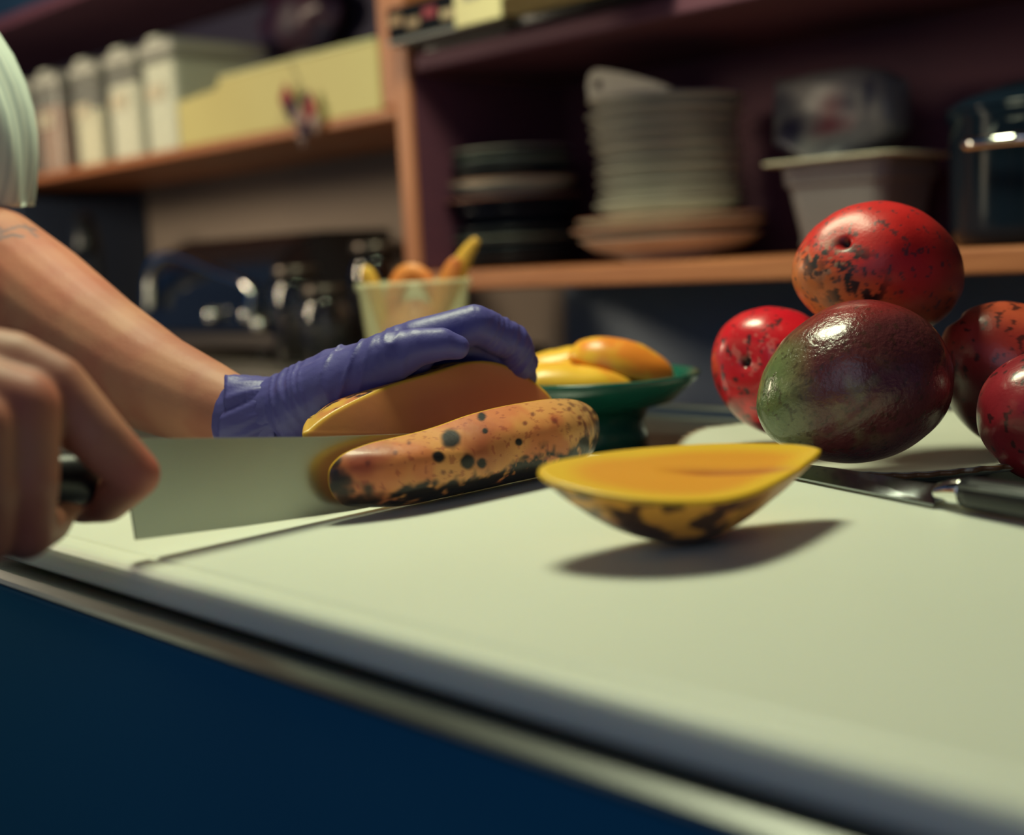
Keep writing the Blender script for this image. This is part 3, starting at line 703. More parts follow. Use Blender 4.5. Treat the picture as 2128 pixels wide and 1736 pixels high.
# ------------------------------------------------------------------ cut mango pieces
def closed(pts, n):
    P = [np.array(p, float) for p in pts]; m_ = len(P); out = []
    for i in range(m_):
        p0, p1, p2, p3 = P[i - 1], P[i], P[(i + 1) % m_], P[(i + 2) % m_]
        for j in range(12):
            t_ = j / 12; out.append(.5 * (2 * p1 + (p2 - p0) * t_ + (2 * p0 - 5 * p1 + 4 * p2 - p3) * t_ * t_ + (3 * p1 - p0 - 3 * p2 + p3) * t_ ** 3))
    out = np.array(out); seg = np.linalg.norm(np.roll(out, -1, 0) - out, axis=1); cum = np.concatenate([[0], np.cumsum(seg)])
    s = np.linspace(0, cum[-1], n, endpoint=False); ext = np.vstack([out, out[:1]])
    return np.stack([np.interp(s, cum, ext[:, i]) for i in range(3)], -1)
def cap(root, outline, bulge, depth, n, k, skin_mat, flesh_mat, hfn, lip=.0012, dome=0.0, zmin=None):
    O = closed(outline, n); C = O.mean(0); N = np.array(bulge, float); N /= np.linalg.norm(N)
    V = []; Fc = []
    S_ = np.linspace(0, 1, k + 1)
    for s in S_[1:]:
        g = math.sin(s * math.pi / 2) ** .92; h = 1 - g ** hfn
        V.append(C + (O - C) * g + N * (lip + depth * h))
    V = np.vstack([C + N * (lip + depth)] + V)
    if zmin is not None: V[:, 2] = np.maximum(V[:, 2], zmin)
    V[1:] += (fbm(V[1:], 55, 2, 4)[:, None] - .5) * .0022 * np.repeat(np.sin(S_[1:] * math.pi), n)[:, None] * N
    for i in range(n): Fc.append((0, 1 + i, 1 + (i + 1) % n))
    for j in range(k - 1):
        for i in range(n): Fc.append((1 + j * n + i, 1 + (j + 1) * n + i, 1 + (j + 1) * n + (i + 1) % n, 1 + j * n + (i + 1) % n))
    sk = mesh('skin', V, Fc, skin_mat, root)
    # flesh: cut face plus the thin lip up to the skin
    k2 = 40; V2 = []; F2 = []
    V2.append(O + N * lip); V2.append(O + (O - C) * -.004 + N * lip * .25)
    for j in range(1, k2 + 1):
        g = 1 - j / k2 * .999; 
        V2.append(C + (O - C) * g * .99 + N * (dome * (1 - g * g)))
    V2 = np.vstack(V2)
    if zmin is not None: V2[:, 2] = np.maximum(V2[:, 2], zmin)
    for j in range(k2 + 1):
        for i in range(n): F2.append((j * n + i, (j + 1) * n + i, (j + 1) * n + (i + 1) % n, j * n + (i + 1) % n))
    fl = mesh('flesh', V2, F2, flesh_mat, root)
    for o in (sk, fl):
        bm = bmesh.new(); bm.from_mesh(o.data); bm.normal_update()
        bmesh.ops.recalc_face_normals(bm, faces=bm.faces)
        # make outward
        f_ = max(bm.faces, key=lambda f: f.calc_area()); 
        want = N if o is sk else -N
        s_ = sum((f.normal.dot(Vector(want)) * f.calc_area() for f in bm.faces))
        if s_ < 0: bmesh.ops.reverse_faces(bm, faces=bm.faces)
        bm.to_mesh(o.data); bm.free()
    g2 = np.concatenate([[1.0], ]) 
    rad = np.concatenate([np.ones(n), np.ones(n)] + [np.full(n, 1 - j / k2 * .999) for j in range(1, k2 + 1)])
    return sk, fl, O, C, N, rad
FLESH = mat('mango_flesh', (.7, .3, .04), .42, attr=True, spec=.4, sss=.12, bump=.1, bscale=200, coat=.1)
YSKIN = mat('ripe_mango_skin', (.7, .35, .1), .42, attr=True, spec=.4, bump=.12, bscale=260, coat=.12)
YEL = np.array([.84, .47, .035]); ORF = np.array([.80, .30, .12]); DOR = np.array([.50, .10, .025])

# --- near slab, standing on its edge, skin towards the camera
top = [(679, 1000), (682, 974), (697, 954), (721, 938), (767, 921), (817, 909), (864, 898), (910, 884), (972, 862), (1034, 846), (1096, 835), (1143, 829), (1186, 830), (1216, 841), (1236, 862), (1241, 892), (1236, 920)]
XS = -.572
out = [onplane(x, y, 0, XS) for x, y in top] + [np.array([XS, y, z]) for y, z in [(.618, .9265), (.592, .9212), (.54, .9206), (.49, .9206), (.458, .9212)]] + [onplane(x, y, 0, XS) for x, y in [(726, 1052), (698, 1040), (684, 1021)]]
t = thing('mango_slab', 'thick mango slab with black spotted skin standing before the knife blade', 'mango piece', (0, 0, 0))
sk, fl, O, C, N, rad = cap(t, out, (1, -.05, -.03), .024, 260, 110, YSKIN, FLESH, 3.4, zmin=.9203, lip=.0022)
X = coords(sk); NR = normals(sk); px, py, pd_ = proj_many(X)
bn = fbm(X, 30, 4, 1)
Cc = mix(np.tile(np.array([.70, .30, .095]), (len(X), 1)), np.array([.62, .19, .07]), sst(fbm(X, 45, 3, 2), .42, .62))
Cc = mix(Cc, np.array([.58, .36, .14]), sst(X[:, 1] + .02 * (bn - .5), .56, .62) * .7)
def vspot(x, y, rpx, soft=.25, amt=1, col=np.array([.014, .012, .014]), wob=.14, asp=1.0):
    global Cc
    vis = (NR @ -fw > -.1); dpx = np.hypot(px - x, py - y) + (~vis) * 1e4
    i = int(np.argmin(dpx)); c = X[i]; r = rpx * pd_[i] / F
    dist = np.where(np.linalg.norm(X - c, axis=1) < 5 * r + .004, np.hypot(px - x, py - y) * pd_ / F, 9)
    dist = dist * (1 + wob * (noise(X, 260, int(x)) - .5) * 2)
    Cc = mix(Cc, col, sst(r * (1 + soft) - dist, 0, 2 * soft * r) * amt)
RB = np.array([.30, .05, .035])
for a in [(1020, 925, 42, .5, .45), (985, 912, 36, .5, .5), (800, 940, 20, .5, .5), (752, 958, 34, .6, .8), (1000, 955, 26, .5, .35)]: vspot(*a, col=RB)
for a in [(937, 912, 20), (911, 950, 12.5), (972, 960, 15.5), (1001, 963, 10.5), (1078, 919, 8), (1001, 866, 8.5), (1008, 896, 6), (942, 1014, 17), (989, 1012, 12)]: vspot(*a, soft=.3)
for a in [(1107, 861, 4.5), (1091, 880, 4.5), (1153, 875, 6), (1183, 850, 5), (1205, 880, 4), (1150, 945, 3.5), (764, 963, 6), (822, 941, 5), (850, 921, 4), (903, 1018, 4), (1063, 970, 5), (1060, 978, 4), (921, 982, 5), (938, 981, 4), (868, 1013, 5), (1221, 905, 4), (1205, 868, 5), (1215, 850, 6)]: vspot(*a, soft=.5, amt=.75, col=np.array([.13, .03, .03]))
for a in [(700, 962, 13), (694, 985, 17), (700, 1005, 20), (720, 1000, 18), (712, 1030, 16), (765, 1016, 15), (748, 1046, 20), (775, 1045, 18), (728, 1045, 18), (690, 1015, 14)]: vspot(*a, soft=.6, amt=.93, wob=.5)
for a in [(862, 1030, 10), (1000, 1022, 24), (1070, 1008, 20), (1100, 1000, 16), (1130, 992, 14), (1125, 970, 7), (1112, 985, 8), (1160, 975, 12), (1185, 965, 10), (1040, 1020, 18), (1243, 880, 8), (1235, 855, 7)]: vspot(*a, soft=.5, amt=.93, wob=.6)
# mottled dark band along the underside of the fruit
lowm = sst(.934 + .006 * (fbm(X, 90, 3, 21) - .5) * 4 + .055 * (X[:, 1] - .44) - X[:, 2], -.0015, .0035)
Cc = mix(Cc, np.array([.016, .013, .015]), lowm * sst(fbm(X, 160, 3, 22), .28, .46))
unspotted = (Cc.sum(1) > .35); fine = unspotted * sst(fbm(X, 400, 2, 31), .66, .74); Cc = mix(Cc, RB, fine * .55)  # fine specks only on skin that the dark spots left pale
fine = unspotted * sst(fbm(X * np.array([1, 1, .35]), 170, 2, 33), .64, .72) * sst(X[:, 1], .545, .60); Cc = mix(Cc, np.array([.10, .03, .03]), fine * .7)
paint(sk, Cc)
X = coords(fl)
Cf = mix(np.tile(ORF, (len(X), 1)), YEL, sst(rad, .95, .99)); Cf = mix(Cf, np.array([.10, .03, .02]), sst(.936 - X[:, 2], 0, .006) * (rad > .99)); paint(fl, Cf)

# --- remaining fruit behind the blade, under the glove
topb = [(632, 912), (645, 893), (700, 853), (800, 806), (900, 775), (975, 753), (1040, 756), (1100, 786), (1143, 822), (1163, 862)]
XB = -.602
nh = np.array([1, 0, .20])
def onhalf(x, y):
    q = ray(x, y); return CAM + q * (((np.array([XB, .5, .95]) - CAM) @ nh) / (q @ nh))
out = [onhalf(x, y) for x, y in topb] + [np.array([XB - .2 * (z - .95), y, z]) for y, z in [(.642, .945), (.615, .930), (.56, .9235), (.50, .9215), (.455, .9245), (.428, .937)]]
t = thing('mango_half', 'large cut mango with bare orange flesh held under the gloved hand', 'mango piece', (0, 0, 0))
sk, fl, O, C, N, rad = cap(t, out, (-1, 0, .24), .052, 240, 70, YSKIN, FLESH, 3.2, zmin=.9203, dome=-.004)
X = coords(sk)
Cc = mix(np.tile(np.array([.72, .40, .06]), (len(X), 1)), np.array([.62, .20, .07]), sst(fbm(X, 40, 3, 2), .55, .7))
Cc = mix(Cc, np.array([.05, .02, .02]), sst(fbm(X, 130, 3, 5), .60, .68))
paint(sk, Cc)
X = coords(fl)
Cf = np.tile(ORF, (len(X), 1))
Cf = mix(Cf, np.array([.85, .34, .11]), sst(fbm(X, 22, 2, 3), .35, .65))
Cf = mix(Cf, np.array([.66, .17, .06]), sst(.45 - np.abs(X[:, 2] - .952) / .03, 0, .5) * .5)
Cf = mix(Cf, YEL * .95, sst(rad, .965, .995)); paint(fl, Cf)

# --- slice lying on the board, skin down
def onslice(x, y):
    # plane of the cut face: rises gently away from the camera
    p0 = np.array(at(1400, 1015, .604)); g = vdir(0, 0, 1); g[2] = 0; g /= np.linalg.norm(g); s = np.cross(g, [0, 0, 1])
    tilt = g * math.cos(R_(8)) + np.array([0, 0, 1]) * math.sin(R_(8)); side = s * math.cos(R_(-6)) + np.array([0, 0, 1]) * math.sin(R_(-6))
    nn = np.cross(side, tilt); q = ray(x, y); return CAM + q * (((p0 - CAM) @ nn) / (q @ nn)), nn
po = [(1120, 1012), (1135, 1030), (1180, 1047), (1250, 1064), (1330, 1076), (1410, 1080), (1490, 1077), (1560, 1062), (1620, 1035), (1670, 1003), (1706, 972), (1700, 963), (1660, 956), (1580, 953), (1480, 954), (1380, 960), (1280, 970), (1190, 985), (1140, 997)]
out = [onslice(x, y)[0] for x, y in po]; nn = onslice(1400, 1015)[1]
if nn[2] > 0: nn = -nn
t = thing('mango_slice', 'yellow mango cheek lying skin side down on the cutting board', 'mango piece', (0, 0, 0))
sk, fl, O, C, N, rad = cap(t, out, tuple(nn + np.array([0, 0, -.2])), .034, 220, 60, YSKIN, FLESH, 2.0, lip=.002, zmin=None, dome=.0035)
X = coords(sk); dz = .9203 - X[:, 2].min()
SLICE_DZ = dz
Cc = mix(np.tile(np.array([.74, .33, .055]), (len(X), 1)), np.array([.50, .16, .06]), sst(fbm(X, 45, 3, 2), .45, .62))
rel = (X[:, 2] - X[:, 2].min()) / (X[:, 2].max() - X[:, 2].min())
lr = (X - C) @ RT
msk = sst(fbm(X * np.array([1, 1, 1.6]), 85, 3, 5), .44, .56) * sst(rel, .97, .80) * sst(.035 - lr + .06 * (.5 - rel), -.01, .02)
Cc = mix(Cc, np.array([.03, .014, .018]), msk * .95)
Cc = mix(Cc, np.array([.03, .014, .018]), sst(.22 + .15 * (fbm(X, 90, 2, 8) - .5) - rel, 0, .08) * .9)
paint(sk, Cc)
X = coords(fl); lu = (X - C) @ (np.cross(RT, N))
Cf = mix(np.tile(np.array([.82, .33, .025]), (len(X), 1)), np.array([.86, .50, .028]), sst(rad + .15 * (fbm(X, 30, 2, 4) - .5), .62, .9))
lr = (X - C) @ RT; 
fr_ = (X - C) @ np.cross([0, 0, 1], RT)
gz = np.exp(-((fr_ - .006 - .12 * (lr - .02)) / .0045) ** 2) * sst(.042 - np.abs(lr - .022), 0, .03)
Cf = mix(Cf, np.array([.50, .10, .02]), gz * .75); paint(fl, Cf)
Q = X + N * (.0022 * gz)[:, None]; fl.data.vertices.foreach_set('co', Q.ravel()); fl.data.update()
t.location = (0, 0, dz)

# ------------------------------------------------------------------ chef knife in the right hand
KM = mat('polished_blade_steel', (.44, .46, .41), .36, 1.0, nscale=5, col2=(.34, .36, .32), stretch=(1, 1, 1))
kn = thing('chef_knife', 'wide steel chef knife slicing down through the mango', 'knife', (-.5805, .30, .927))
def blade():
    # outline in (Y, z): heel bottom, edge, tip, spine
    E = [(.300, .9305), (.36, .9262), (.430, .9222), (.48, .9212), (.53, .9225), (.575, .926), (.605, .934), (.618, .943), (.612, .949), (.56, .954), (.479, .9595), (.408, .967), (.308, .9795), (.300, .979), (.292, .973), (.292, .958), (.2985, .95)]
    spine = {8, 9, 10, 11, 12, 13, 14, 15}
    V = []; n = len(E)
    for s in (-1, 1):
        for i, (y, z) in enumerate(E): V.append((s * .0008, y - .30, z - .927))
    import mathutils
    tri = mathutils.geometry.tessellate_polygon([[Vector((y, z, 0)) for y, z in E]])
    Fc = [tuple(a) for a in tri] + [tuple(n + i for i in a[::-1]) for a in tri] + [(i, (i + 1) % n, n + (i + 1) % n, n + i) for i in range(n)]
    o = mesh('blade', V, Fc, KM, kn, False)
    bm = bmesh.new(); bm.from_mesh(o.data); bmesh.ops.recalc_face_normals(bm, faces=bm.faces); bm.to_mesh(o.data); bm.free()
blade()
box('bolster', (-.0055, -.022, .026), (.0055, -.0082, .050), CHROME, kn, .003)
tube('handle', [(0, -.022, .038), (0, -.05, .040), (0, -.09, .043), (0, -.125, .047), (0, -.14, .046)], [.0125, .0135, .0125, .0145, .011], BLACKP, kn, 20, 6, flat=1.0)

# small knife on the board's rear edge
k2 = thing('small_knife', 'slim knife with a black handle lying on the rear edge of the board', 'knife', (-.40, .630, .921))
A = np.array([-.470, .655, 0]); B = np.array([-.318, .6085, 0]); ud = (B - A) / np.linalg.norm(B - A); vd = np.array([-ud[1], ud[0], 0])
def kp(u, v, z): p = A + ud * u + vd * v; return (p[0] + .40, p[1] - .630, z)
Lb = np.linalg.norm(B - A)
V = [kp(-.01, .004, .0008), kp(.03, -.003, .0004), kp(.09, -.0050, .0004), (kp(Lb, -.0060, .0004)), kp(Lb, .009, .0060), kp(.07, .0085, .0055), kp(.02, .0075, .004)]
V += [tuple(np.array(v) + np.array([0, 0, .0012 if i in (1, 2, 3) else .0024])) for i, v in enumerate(V)]
Fc = [(6, 5, 4, 3, 2, 1, 0), (7, 8, 9, 10, 11, 12, 13)] + [(i, (i + 1) % 7, 7 + (i + 1) % 7, 7 + i) for i in range(7)]
o = mesh('blade', V, Fc, mat('mirror_blade', (.30, .32, .34), .10, 1.0), k2, False)
tube('bolster', [kp(Lb - .004, .001, .0058), kp(Lb + .008, .001, .0080), kp(Lb + .016, .001, .0090)], [.0045, .0070, .0080], CHROME, k2, 20, 4, flat=1.0)
hd = tube('handle', [kp(Lb + .0165, .001, .0090), kp(Lb + .06, .000, .0098), kp(Lb + .10, .000, .0098), kp(Lb + .125, .000, .0095)], [.0082, .0086, .0092, .0085], BLACKP, k2, 20, 5)
tube('spine_strip', [kp(Lb + .018, -.0062, .0132), kp(Lb + .07, -.0068, .0146), kp(Lb + .11, -.0072, .0146)], .0012, mat('grey_tang', (.18, .19, .2), .3, .8), k2, 8, 3)

# ------------------------------------------------------------------ the person
def rcone(p, q, ra, rb, n=20):
    p, q = Vector(p), Vector(q); ax = q - p; l = ax.length; ax.normalize(); a = ax.orthogonal().normalized(); b = ax.cross(a)
    prof = []
    for j in range(7): an = math.pi / 2 * j / 6; prof.append((-ra * math.cos(an), ra * math.sin(an)))
    for j in range(7): an = math.pi / 2 * j / 6; prof.append((l + rb * math.sin(an), rb * math.cos(an)))
    V = []; Fc = []
    for (x, r) in prof:
        for k in range(n):
            an = 2 * math.pi * k / n; V.append(p + ax * x + (a * math.cos(an) + b * math.sin(an)) * max(r, 1e-4))
    for i in range(len(prof) - 1):
        for k in range(n): Fc.append((i * n + k, i * n + (k + 1) % n, (i + 1) * n + (k + 1) % n, (i + 1) * n + k))
    Fc.append(tuple(range(n - 1, -1, -1))); Fc.append(tuple((len(prof) - 1) * n + k for k in range(n)))
    return V, Fc
def organic(parts, voxel, smooth=6):
    V = []; Fc = []
    for pr in parts:
        if pr[0] == 'e':
            _, c, r, rot = pr; bm = bmesh.new(); bmesh.ops.create_icosphere(bm, subdivisions=4, radius=1)
            me = bpy.data.meshes.new('t'); bm.to_mesh(me); bm.free(); base = len(V)
            Rm = rot if rot is not None else Matrix.Identity(3)
            for v in me.vertices: V.append(Rm @ Vector((v.co.x * r[0], v.co.y * r[1], v.co.z * r[2])) + Vector(c))
            for f in me.polygons: Fc.append(tuple(base + i for i in f.vertices))
            bpy.data.meshes.remove(me)
        else:
            pts = pr[1]
            for (a, b) in zip(pts[:-1], pts[1:]):
                v, f = rcone(a[:3], b[:3], a[3], b[3]); base = len(V); V += v; Fc += [tuple(base + i for i in q) for q in f]
    me = bpy.data.meshes.new('tmp'); me.from_pydata([tuple(v) for v in V], [], Fc); me.update()
    o = bpy.data.objects.new('tmp', me); COL.objects.link(o)
    md = o.modifiers.new('r', 'REMESH'); md.mode = 'VOXEL'; md.voxel_size = voxel
    ms = o.modifiers.new('s', 'SMOOTH'); ms.iterations = smooth; ms.factor = .5
    dg = bpy.context.evaluated_depsgraph_get(); ev = o.evaluated_get(dg)
    res = bpy.data.meshes.new_from_object(ev)
    bpy.data.objects.remove(o); bpy.data.meshes.remove(me)
    return res
def ch(*pts): return ('c', [tuple(at(x, y, d)) + (r,) for x, y, d, r in pts])
# gloved left hand
glove_parts = [
    ch((512, 868, .838, .0260), (552, 866, .832, .0228), (600, 852, .826, .0235), (655, 833, .822, .0262), (720, 808, .818, .0270), (790, 776, .818, .0225), (850, 738, .816, .0165)),
    ch((640, 850, .845, .024), (730, 815, .850, .024), (810, 780, .848, .022)),
    ch((760, 790, .83, .022), (870, 712, .818, .0150), (985, 675, .822, .0128), (1065, 711, .845, .0118), (1084, 754, .858, .0108)),
    ch((770, 800, .84, .020), (860, 742, .838, .0155), (970, 712, .850, .0150), (1058, 742, .868, .0135), (1080, 782, .876, .0112)),
    ch((850, 752, .838, .012), (945, 738, .850, .0140), (1030, 752, .862, .0130), (1075, 775, .872, .0105)),
    ch((760, 810, .85, .020), (850, 755, .862, .0140), (960, 722, .880, .0125), (1040, 770, .895, .0115), (1045, 830, .895, .0105)),
    ch((740, 820, .86, .018), (830, 780, .885, .0120), (915, 760, .900, .0110), (975, 800, .910, .0100), (985, 850, .910, .0090)),
    ch((620, 848, .815, .0215), (700, 806, .800, .0210), (785, 758, .795, .0168), (865, 722, .792, .0120), (918, 715, .794, .0102), (950, 722, .797, .0078)),
]
gm = organic(glove_parts, .0014, 7)
GLOVE = mat('violet_blue_nitrile', (.095, .085, .31), .45, spec=.4, nscale=18, col2=(.075, .068, .26), bump=.35, bscale=160)
# forearm of the gloved arm, and the near right hand
Lsh = np.array([-1.09, .17, 1.38]); Rsh = np.array([-.76, -.03, 1.39])
elb = at(-110, 520, .985)
arm_l = [ch((-110, 520, .985, .046), (-20, 562, .965, .0475), (70, 622, .945, .0450), (190, 712, .915, .0400), (320, 795, .882, .0345), (430, 843, .855, .0292), (505, 868, .838, .0235), (560, 868, .832, .0195))]
arm_l.append(('c', [tuple(elb) + (.045,), tuple(elb * .5 + Lsh * .5) + (.049,), tuple(Lsh) + (.056,)]))
Rel = np.array([-.76, .02, 1.085])
hand_r = [
    ch((-470, 880, .520, .0265), (-330, 870, .530, .0260), (-180, 850, .552, .0250), (-60, 830, .572, .0230)),
    ch((-300, 850, .535, .024), (-90, 762, .575, .0200), (20, 772, .583, .0185), (108, 806, .586, .0160), (200, 905, .590, .0138), (280, 985, .598, .0118), (225, 1045, .622, .0096), (170, 1052, .634, .0088)),
    ch((-320, 870, .53, .023), (-60, 830, .560, .0200), (40, 850, .566, .0175), (50, 1000, .562, .0150), (50, 1105, .570, .0128), (100, 1085, .600, .0105), (130, 1040, .615, .0095)),
    ch((-330, 880, .53, .022), (-110, 860, .545, .0190), (-50, 890, .548, .0165), (-40, 1020, .545, .0145), (-35, 1120, .552, .0115), (20, 1100, .585, .0100), (50, 1050, .60, .009)),
    ch((-350, 900, .525, .020), (-190, 900, .532, .0160), (-140, 930, .535, .0130), (-125, 1030, .533, .0115), (-120, 1115, .540, .0100), (-70, 1100, .570, .0090), (-40, 1060, .585, .0085)),
    ch((-330, 850, .540, .022), (-150, 800, .590, .0200), (-20, 790, .615, .0160), (80, 830, .632, .0130), (165, 900, .645, .0110), (200, 930, .648, .0095)),
    ch((-330, 900, .54, .02), (-130, 980, .565, .017)),
]
wr = at(-470, 880, .520)
hand_r.append(('c', [tuple(Rel) + (.043,), tuple(Rel * .6 + wr * .4) + (.042,), tuple(Rel * .2 + wr * .8) + (.031,), tuple(wr) + (.0265,)]))
hand_r.append(('c', [tuple(Rsh) + (.056,), tuple(Rsh * .5 + Rel * .5) + (.049,), tuple(Rel) + (.043,)]))
Cx, Cy = -.93, -.03
axis = Vector(Rsh - Lsh); axis.z = 0; axis.normalize(); fd = Vector((-axis.y, axis.x, 0))
def bp(s, f, z): return (Cx + axis.x * s + fd.x * f, Cy + axis.y * s + fd.y * f, z)
Rb = Matrix((axis, fd, Vector((0, 0, 1)))).transposed()
body = [('e', bp(0, .02, 1.24), (.165, .105, .20), Rb), ('e', bp(0, .01, 1.04), (.145, .10, .20), Rb), ('e', bp(0, -.01, .90), (.165, .11, .14), Rb),
        ('c', [tuple(Lsh) + (.058,), bp(-.06, .02, 1.41) + (.06,), bp(0, .02, 1.42) + (.06,), bp(.06, .02, 1.41) + (.06,), tuple(Rsh) + (.058,)]),
        ('c', [bp(0, .02, 1.42) + (.055,), bp(0, .05, 1.51) + (.052,)]),
        ('e', bp(0, .085, 1.615), (.073, .092, .112), Rb @ Matrix.Rotation(R_(-22), 3, 'X')), ('e', bp(0, .125, 1.565), (.055, .06, .06), Rb),
        ('c', [bp(0, .175, 1.60) + (.010,), bp(0, .195, 1.572) + (.013,)]), ('c', [bp(-.018, .180, 1.538) + (.007,), bp(0, .186, 1.539) + (.0085,), bp(.018, .180, 1.538) + (.007,)]), ('c', [bp(-.045, .150, 1.632) + (.011,), bp(0, .163, 1.634) + (.011,), bp(.045, .150, 1.632) + (.011,)]), ('e', bp(.076, .075, 1.60), (.008, .02, .03), Rb), ('e', bp(-.076, .075, 1.60), (.008, .02, .03), Rb)]
for s in (-1, 1):
    body.append(('c', [bp(s * .09, 0, .88) + (.085,), bp(s * .10, .01, .50) + (.055,), bp(s * .105, -.01, .10) + (.038,)]))
    body.append(('c', [bp(s * .105, -.03, .05) + (.036,), bp(s * .12, .14, .035) + (.032,)]))
ml = organic(arm_l, .0022, 8); mr = organic(hand_r, .0020, 5); mb = organic(body, .011, 4)
bm = bmesh.new()
for x in (ml, mr, mb): bm.from_mesh(x)
me = bpy.data.meshes.new('person'); bm.to_mesh(me); bm.free()
SKN = mat('warm_skin', (.48, .20, .11), .55, attr=True, spec=.45, sss=.10, bump=.16, bscale=330)
person = link('person', me, SKN)
tag(person, 'person in a pale striped shirt slicing the mango with one gloved hand', 'person')
X = coords(person); px, py, pd_ = proj_many(X)
Cc = mix(np.tile(np.array([.46, .20, .125]), (len(X), 1)), np.array([.40, .145, .095]), sst(fbm(X, 30, 4, 2), .35, .65))
Cc = mix(Cc, np.array([.50, .10, .07]), sst(fbm(X, 18, 2, 6), .55, .7) * .25)
# red knuckle on the knife hand
kc = at(300, 985, .60); Cc = mix(Cc, np.array([.52, .08, .06]), np.exp(-(np.linalg.norm(X - kc, axis=1) / .013) ** 2) * .7)
# fine-line tattoo near the elbow
def seg_mask(pts, w):
    m_ = np.zeros(len(X))
    P3 = [np.array(p) for p in pts]
    for a, b in zip(P3[:-1], P3[1:]):
        ab = b - a; t_ = np.clip(((np.stack([px, py], 1) - a) @ ab) / (ab @ ab), 0, 1); q = a + t_[:, None] * ab
        m_ = np.maximum(m_, sst(w - np.hypot(px - q[:, 0], py - q[:, 1]), -1.5, 1.5))
    return m_ * (pd_ > .8) * (pd_ < .96)
tm = seg_mask([(-10, 500), (25, 488), (48, 492)], 3); tm = np.maximum(tm, seg_mask([(-5, 485), (40, 470), (75, 478)], 2.5)); tm = np.maximum(tm, seg_mask([(52, 468), (66, 484), (78, 492)], 2.5)); tm = np.maximum(tm, seg_mask([(-10, 470), (8, 480), (-2, 492)], 2.5))
Cc = mix(Cc, np.array([.10, .09, .12]), tm * .7)
paint(person, Cc)
# glove: wrinkles as real relief
glove = link('glove', gm, GLOVE, person)
glove['label'] = 'violet blue nitrile glove'
X = coords(glove); NR = normals(glove); px, py, pd_ = proj_many(X)
ax_ = (at(860, 740, .81) - at(600, 850, .825)); ax_ /= np.linalg.norm(ax_)
def ridge(v): return 1 - np.abs(2 * v - 1)
dg_ = (X @ (ax_ * .85 + np.array([0, 0, -.55])))          # diagonal folds over the thumb base
w1 = ridge(noise(np.stack([dg_ * 1.0, (X @ np.array([.3, .1, .9])) * .18, X[:, 0] * .12], 1), 150, 3)) ** 3
m1 = sst(px, 640, 700) * sst(px, 860, 800)
w2 = ridge(noise(np.stack([(X @ ax_), X[:, 2] * .15, X[:, 0] * .15], 1), 220, 8)) ** 3
m2 = sst(px, 530, 560) * sst(px, 660, 610)
w3 = ridge(noise(np.stack([(X @ ax_), X[:, 2] * .3, X[:, 0] * .3], 1), 330, 12)) ** 2
m3 = np.exp(-((px - 800) / 38) ** 2) * sst(py, 770, 720) + np.exp(-(np.hypot(px - 990, py - 640) / 34) ** 2) + np.exp(-(np.hypot(px - 1075, py - 690) / 36) ** 2)
fx = at(1085, 700, .85) - at(985, 650, .83); fx /= np.linalg.norm(fx)
w4 = ridge(noise(np.stack([(X @ fx), X[:, 2] * .2, X[:, 0] * .2], 1), 260, 15)) ** 3
m4 = sst(px, 1000, 1030)
disp = .0019 * w1 * m1 + .0016 * w2 * m2 + .0006 * w3 * m3 + .0010 * w4 * m4 + .0005 * (fbm(X, 60, 3, 1) - .5)
X2 = X + NR * disp[:, None]; glove.data.vertices.foreach_set('co', X2.ravel()); glove.data.update()
# cuff of the glove
def ringtube(name, cs, m, parent, n=72, wave=None, world=False, th=.0006):
    fr = frames([c[0] for c in cs]); V = []; Fc = []; k = len(cs)
    for side in (0, 1):
        for i, (p, t_, a, b) in enumerate(fr):
            for q in range(n):
                an = 2 * math.pi * q / n; r, sh = cs[i][1] - side * th, 0
                if wave: dr, sh = wave(i / (k - 1), an); r += dr
                V.append(p + (a * math.cos(an) + b * math.sin(an)) * r + t_ * sh)
    def idx(s, i, q): return s * k * n + i * n + q % n
    for i in range(k - 1):
        for q in range(n):
            Fc.append((idx(0, i, q), idx(0, i, q + 1), idx(0, i + 1, q + 1), idx(0, i + 1, q))); Fc.append((idx(1, i, q), idx(1, i + 1, q), idx(1, i + 1, q + 1), idx(1, i, q + 1)))
    for q in range(n):
        Fc.append((idx(0, 0, q), idx(1, 0, q), idx(1, 0, q + 1), idx(0, 0, q + 1))); Fc.append((idx(0, k - 1, q), idx(0, k - 1, q + 1), idx(1, k - 1, q + 1), idx(1, k - 1, q)))
    return mesh(name, V, Fc, m, parent, True, world)
def cw(u, an):
    f_ = (1 - u)
    return (.0016 * f_ * math.sin(5 * an + 1) + .0010 * f_ * math.sin(11 * an + 5 * u) + .0007 * math.sin(17 * an + 9 * u), .003 * f_ * math.sin(3 * an + 2))
cs = []
for i in range(15):
    u = i / 14; x = 500 + 100 * u; y = 868 - 6 * u; d = .838 - .010 * u
    r = np.interp(u, [0, .15, .4, .6, .8, 1], [.0285, .0278, .0262, .0250, .0232, .0238])
    cs.append((Vector(at(x, y, d)), float(r)))
cf = ringtube('cuff', cs, GLOVE, glove, wave=cw)
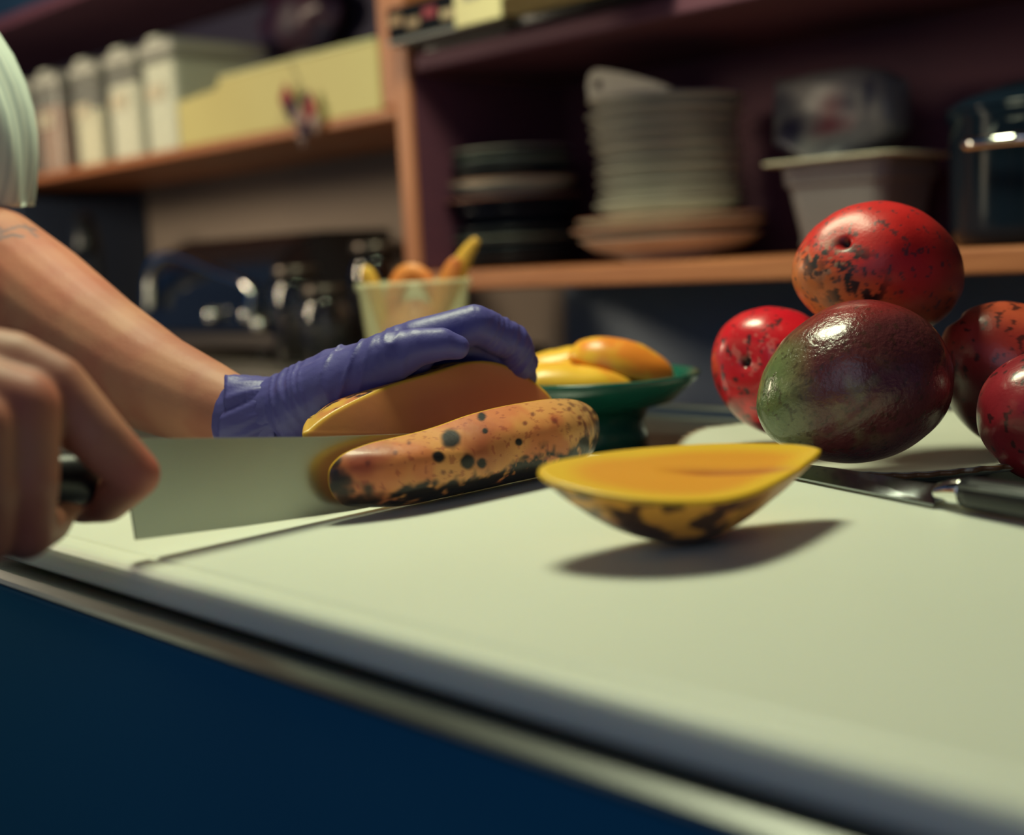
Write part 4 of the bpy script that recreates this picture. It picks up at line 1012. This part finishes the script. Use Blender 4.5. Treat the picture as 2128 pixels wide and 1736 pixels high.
# shirt: sleeve over the left upper arm, torso and right sleeve
SH = bpy.data.materials.new('pale_striped_cotton'); SH.use_nodes = True; nt = SH.node_tree; b = nt.nodes['Principled BSDF']; b.inputs['Roughness'].default_value = .85
tc = nt.nodes.new('ShaderNodeAttribute'); tc.attribute_name = 'Col'; nt.links.new(tc.outputs['Color'], b.inputs['Base Color'])
def sleeve(name, pts, rads, sd):
    P = spline(pts, 12); k = len(P); csx = [(Vector(p), float(np.interp(i / (k - 1), np.linspace(0, 1, len(rads)), rads))) for i, p in enumerate(P)]
    def wv(u, an): return (.0045 * u * math.sin(4 * an + sd + 2 * u) + .0022 * math.sin(7 * an + 6 * u + sd) + .0012 * math.sin(13 * an + 14 * u), 0)
    o = ringtube(name, csx, SH, person, n=220, wave=wv, th=.0015)
    X = coords(o); n = 220; q = np.tile(np.arange(n), len(X) // n)
    st_ = (np.sin(q / n * 2 * math.pi * 44) > .55).astype(float)
    C = mix(np.tile(np.array([.56, .62, .56]), (len(X), 1)), np.array([.33, .40, .40]), st_ * .6)
    idxs = (np.arange(len(X)) // n) % k
    C = mix(C, np.array([.60, .64, .56]), (idxs > k - 4).astype(float) * .8)
    paint(o, C); return o
sleeve('sleeve', [Lsh + np.array([.0, -.01, .02]), at(-200, 130, .955), at(-120, 430, .985)], [.066, .064, .062], 1.)
rh = Rsh * .25 + Rel * .75
sleeve('sleeve', [Rsh + np.array([0, 0, .02]), Rsh * .6 + Rel * .4, rh], [.066, .064, .064], 2.)
tor = organic([('e', bp(0, .02, 1.24), (.182, .122, .215), Rb), ('e', bp(0, .01, 1.04), (.165, .118, .21), Rb), ('e', bp(0, 0, .93), (.190, .140, .16), Rb),
               ('c', [tuple(Lsh) + (.066,), bp(-.08, .01, 1.395) + (.066,), bp(.08, .01, 1.395) + (.066,), tuple(Rsh) + (.066,)])], .008, 6)
o = link('shirt', tor, SH, person); X = coords(o)
sx = (X - np.array([Cx, Cy, 0])) @ np.array(axis)
paint(o, mix(np.tile(np.array([.56, .62, .56]), (len(X), 1)), np.array([.33, .40, .40]), (np.sin(sx * 700) > .55) * .6))
tr = organic([('e', bp(0, -.01, .86), (.178, .122, .12), Rb)] + [('c', [bp(s * .09, 0, .86) + (.098,), bp(s * .10, .01, .50) + (.072,), bp(s * .105, -.01, .09) + (.062,)]) for s in (-1, 1)], .009, 5)
link('trousers', tr, mat('dark_trousers', (.03, .035, .05), .8, nscale=40, namt=.2), person)
hr = organic([('e', bp(0, .068, 1.642), (.083, .102, .105), Rb @ Matrix.Rotation(R_(-22), 3, 'X')), ('e', bp(0, .02, 1.60), (.075, .06, .085), Rb)], .006, 4)
link('hair', hr, mat('dark_hair', (.02, .014, .01), .6, nscale=60, namt=.4), person)
for s in (-1, 1):
    for (dx, r, m_, nm) in ((0, .0115, (.75, .72, .68), 'eye'),):
        e = lathe('eye', [(0, -r), (r * .7, -r * .7), (r, 0), (r * .7, r * .7), (0, r)], mat('eye_white', m_, .2), person, 16, bp(s * .030, .1525, 1.612))
sh = [box('shoe', tuple(np.array(bp(s * .115, .05, .045)) - np.array([.052, .14, .045])), tuple(np.array(bp(s * .115, .05, .045)) + np.array([.052, .14, .04])), BLACKP, person, .03) for s in (-1, 1)]
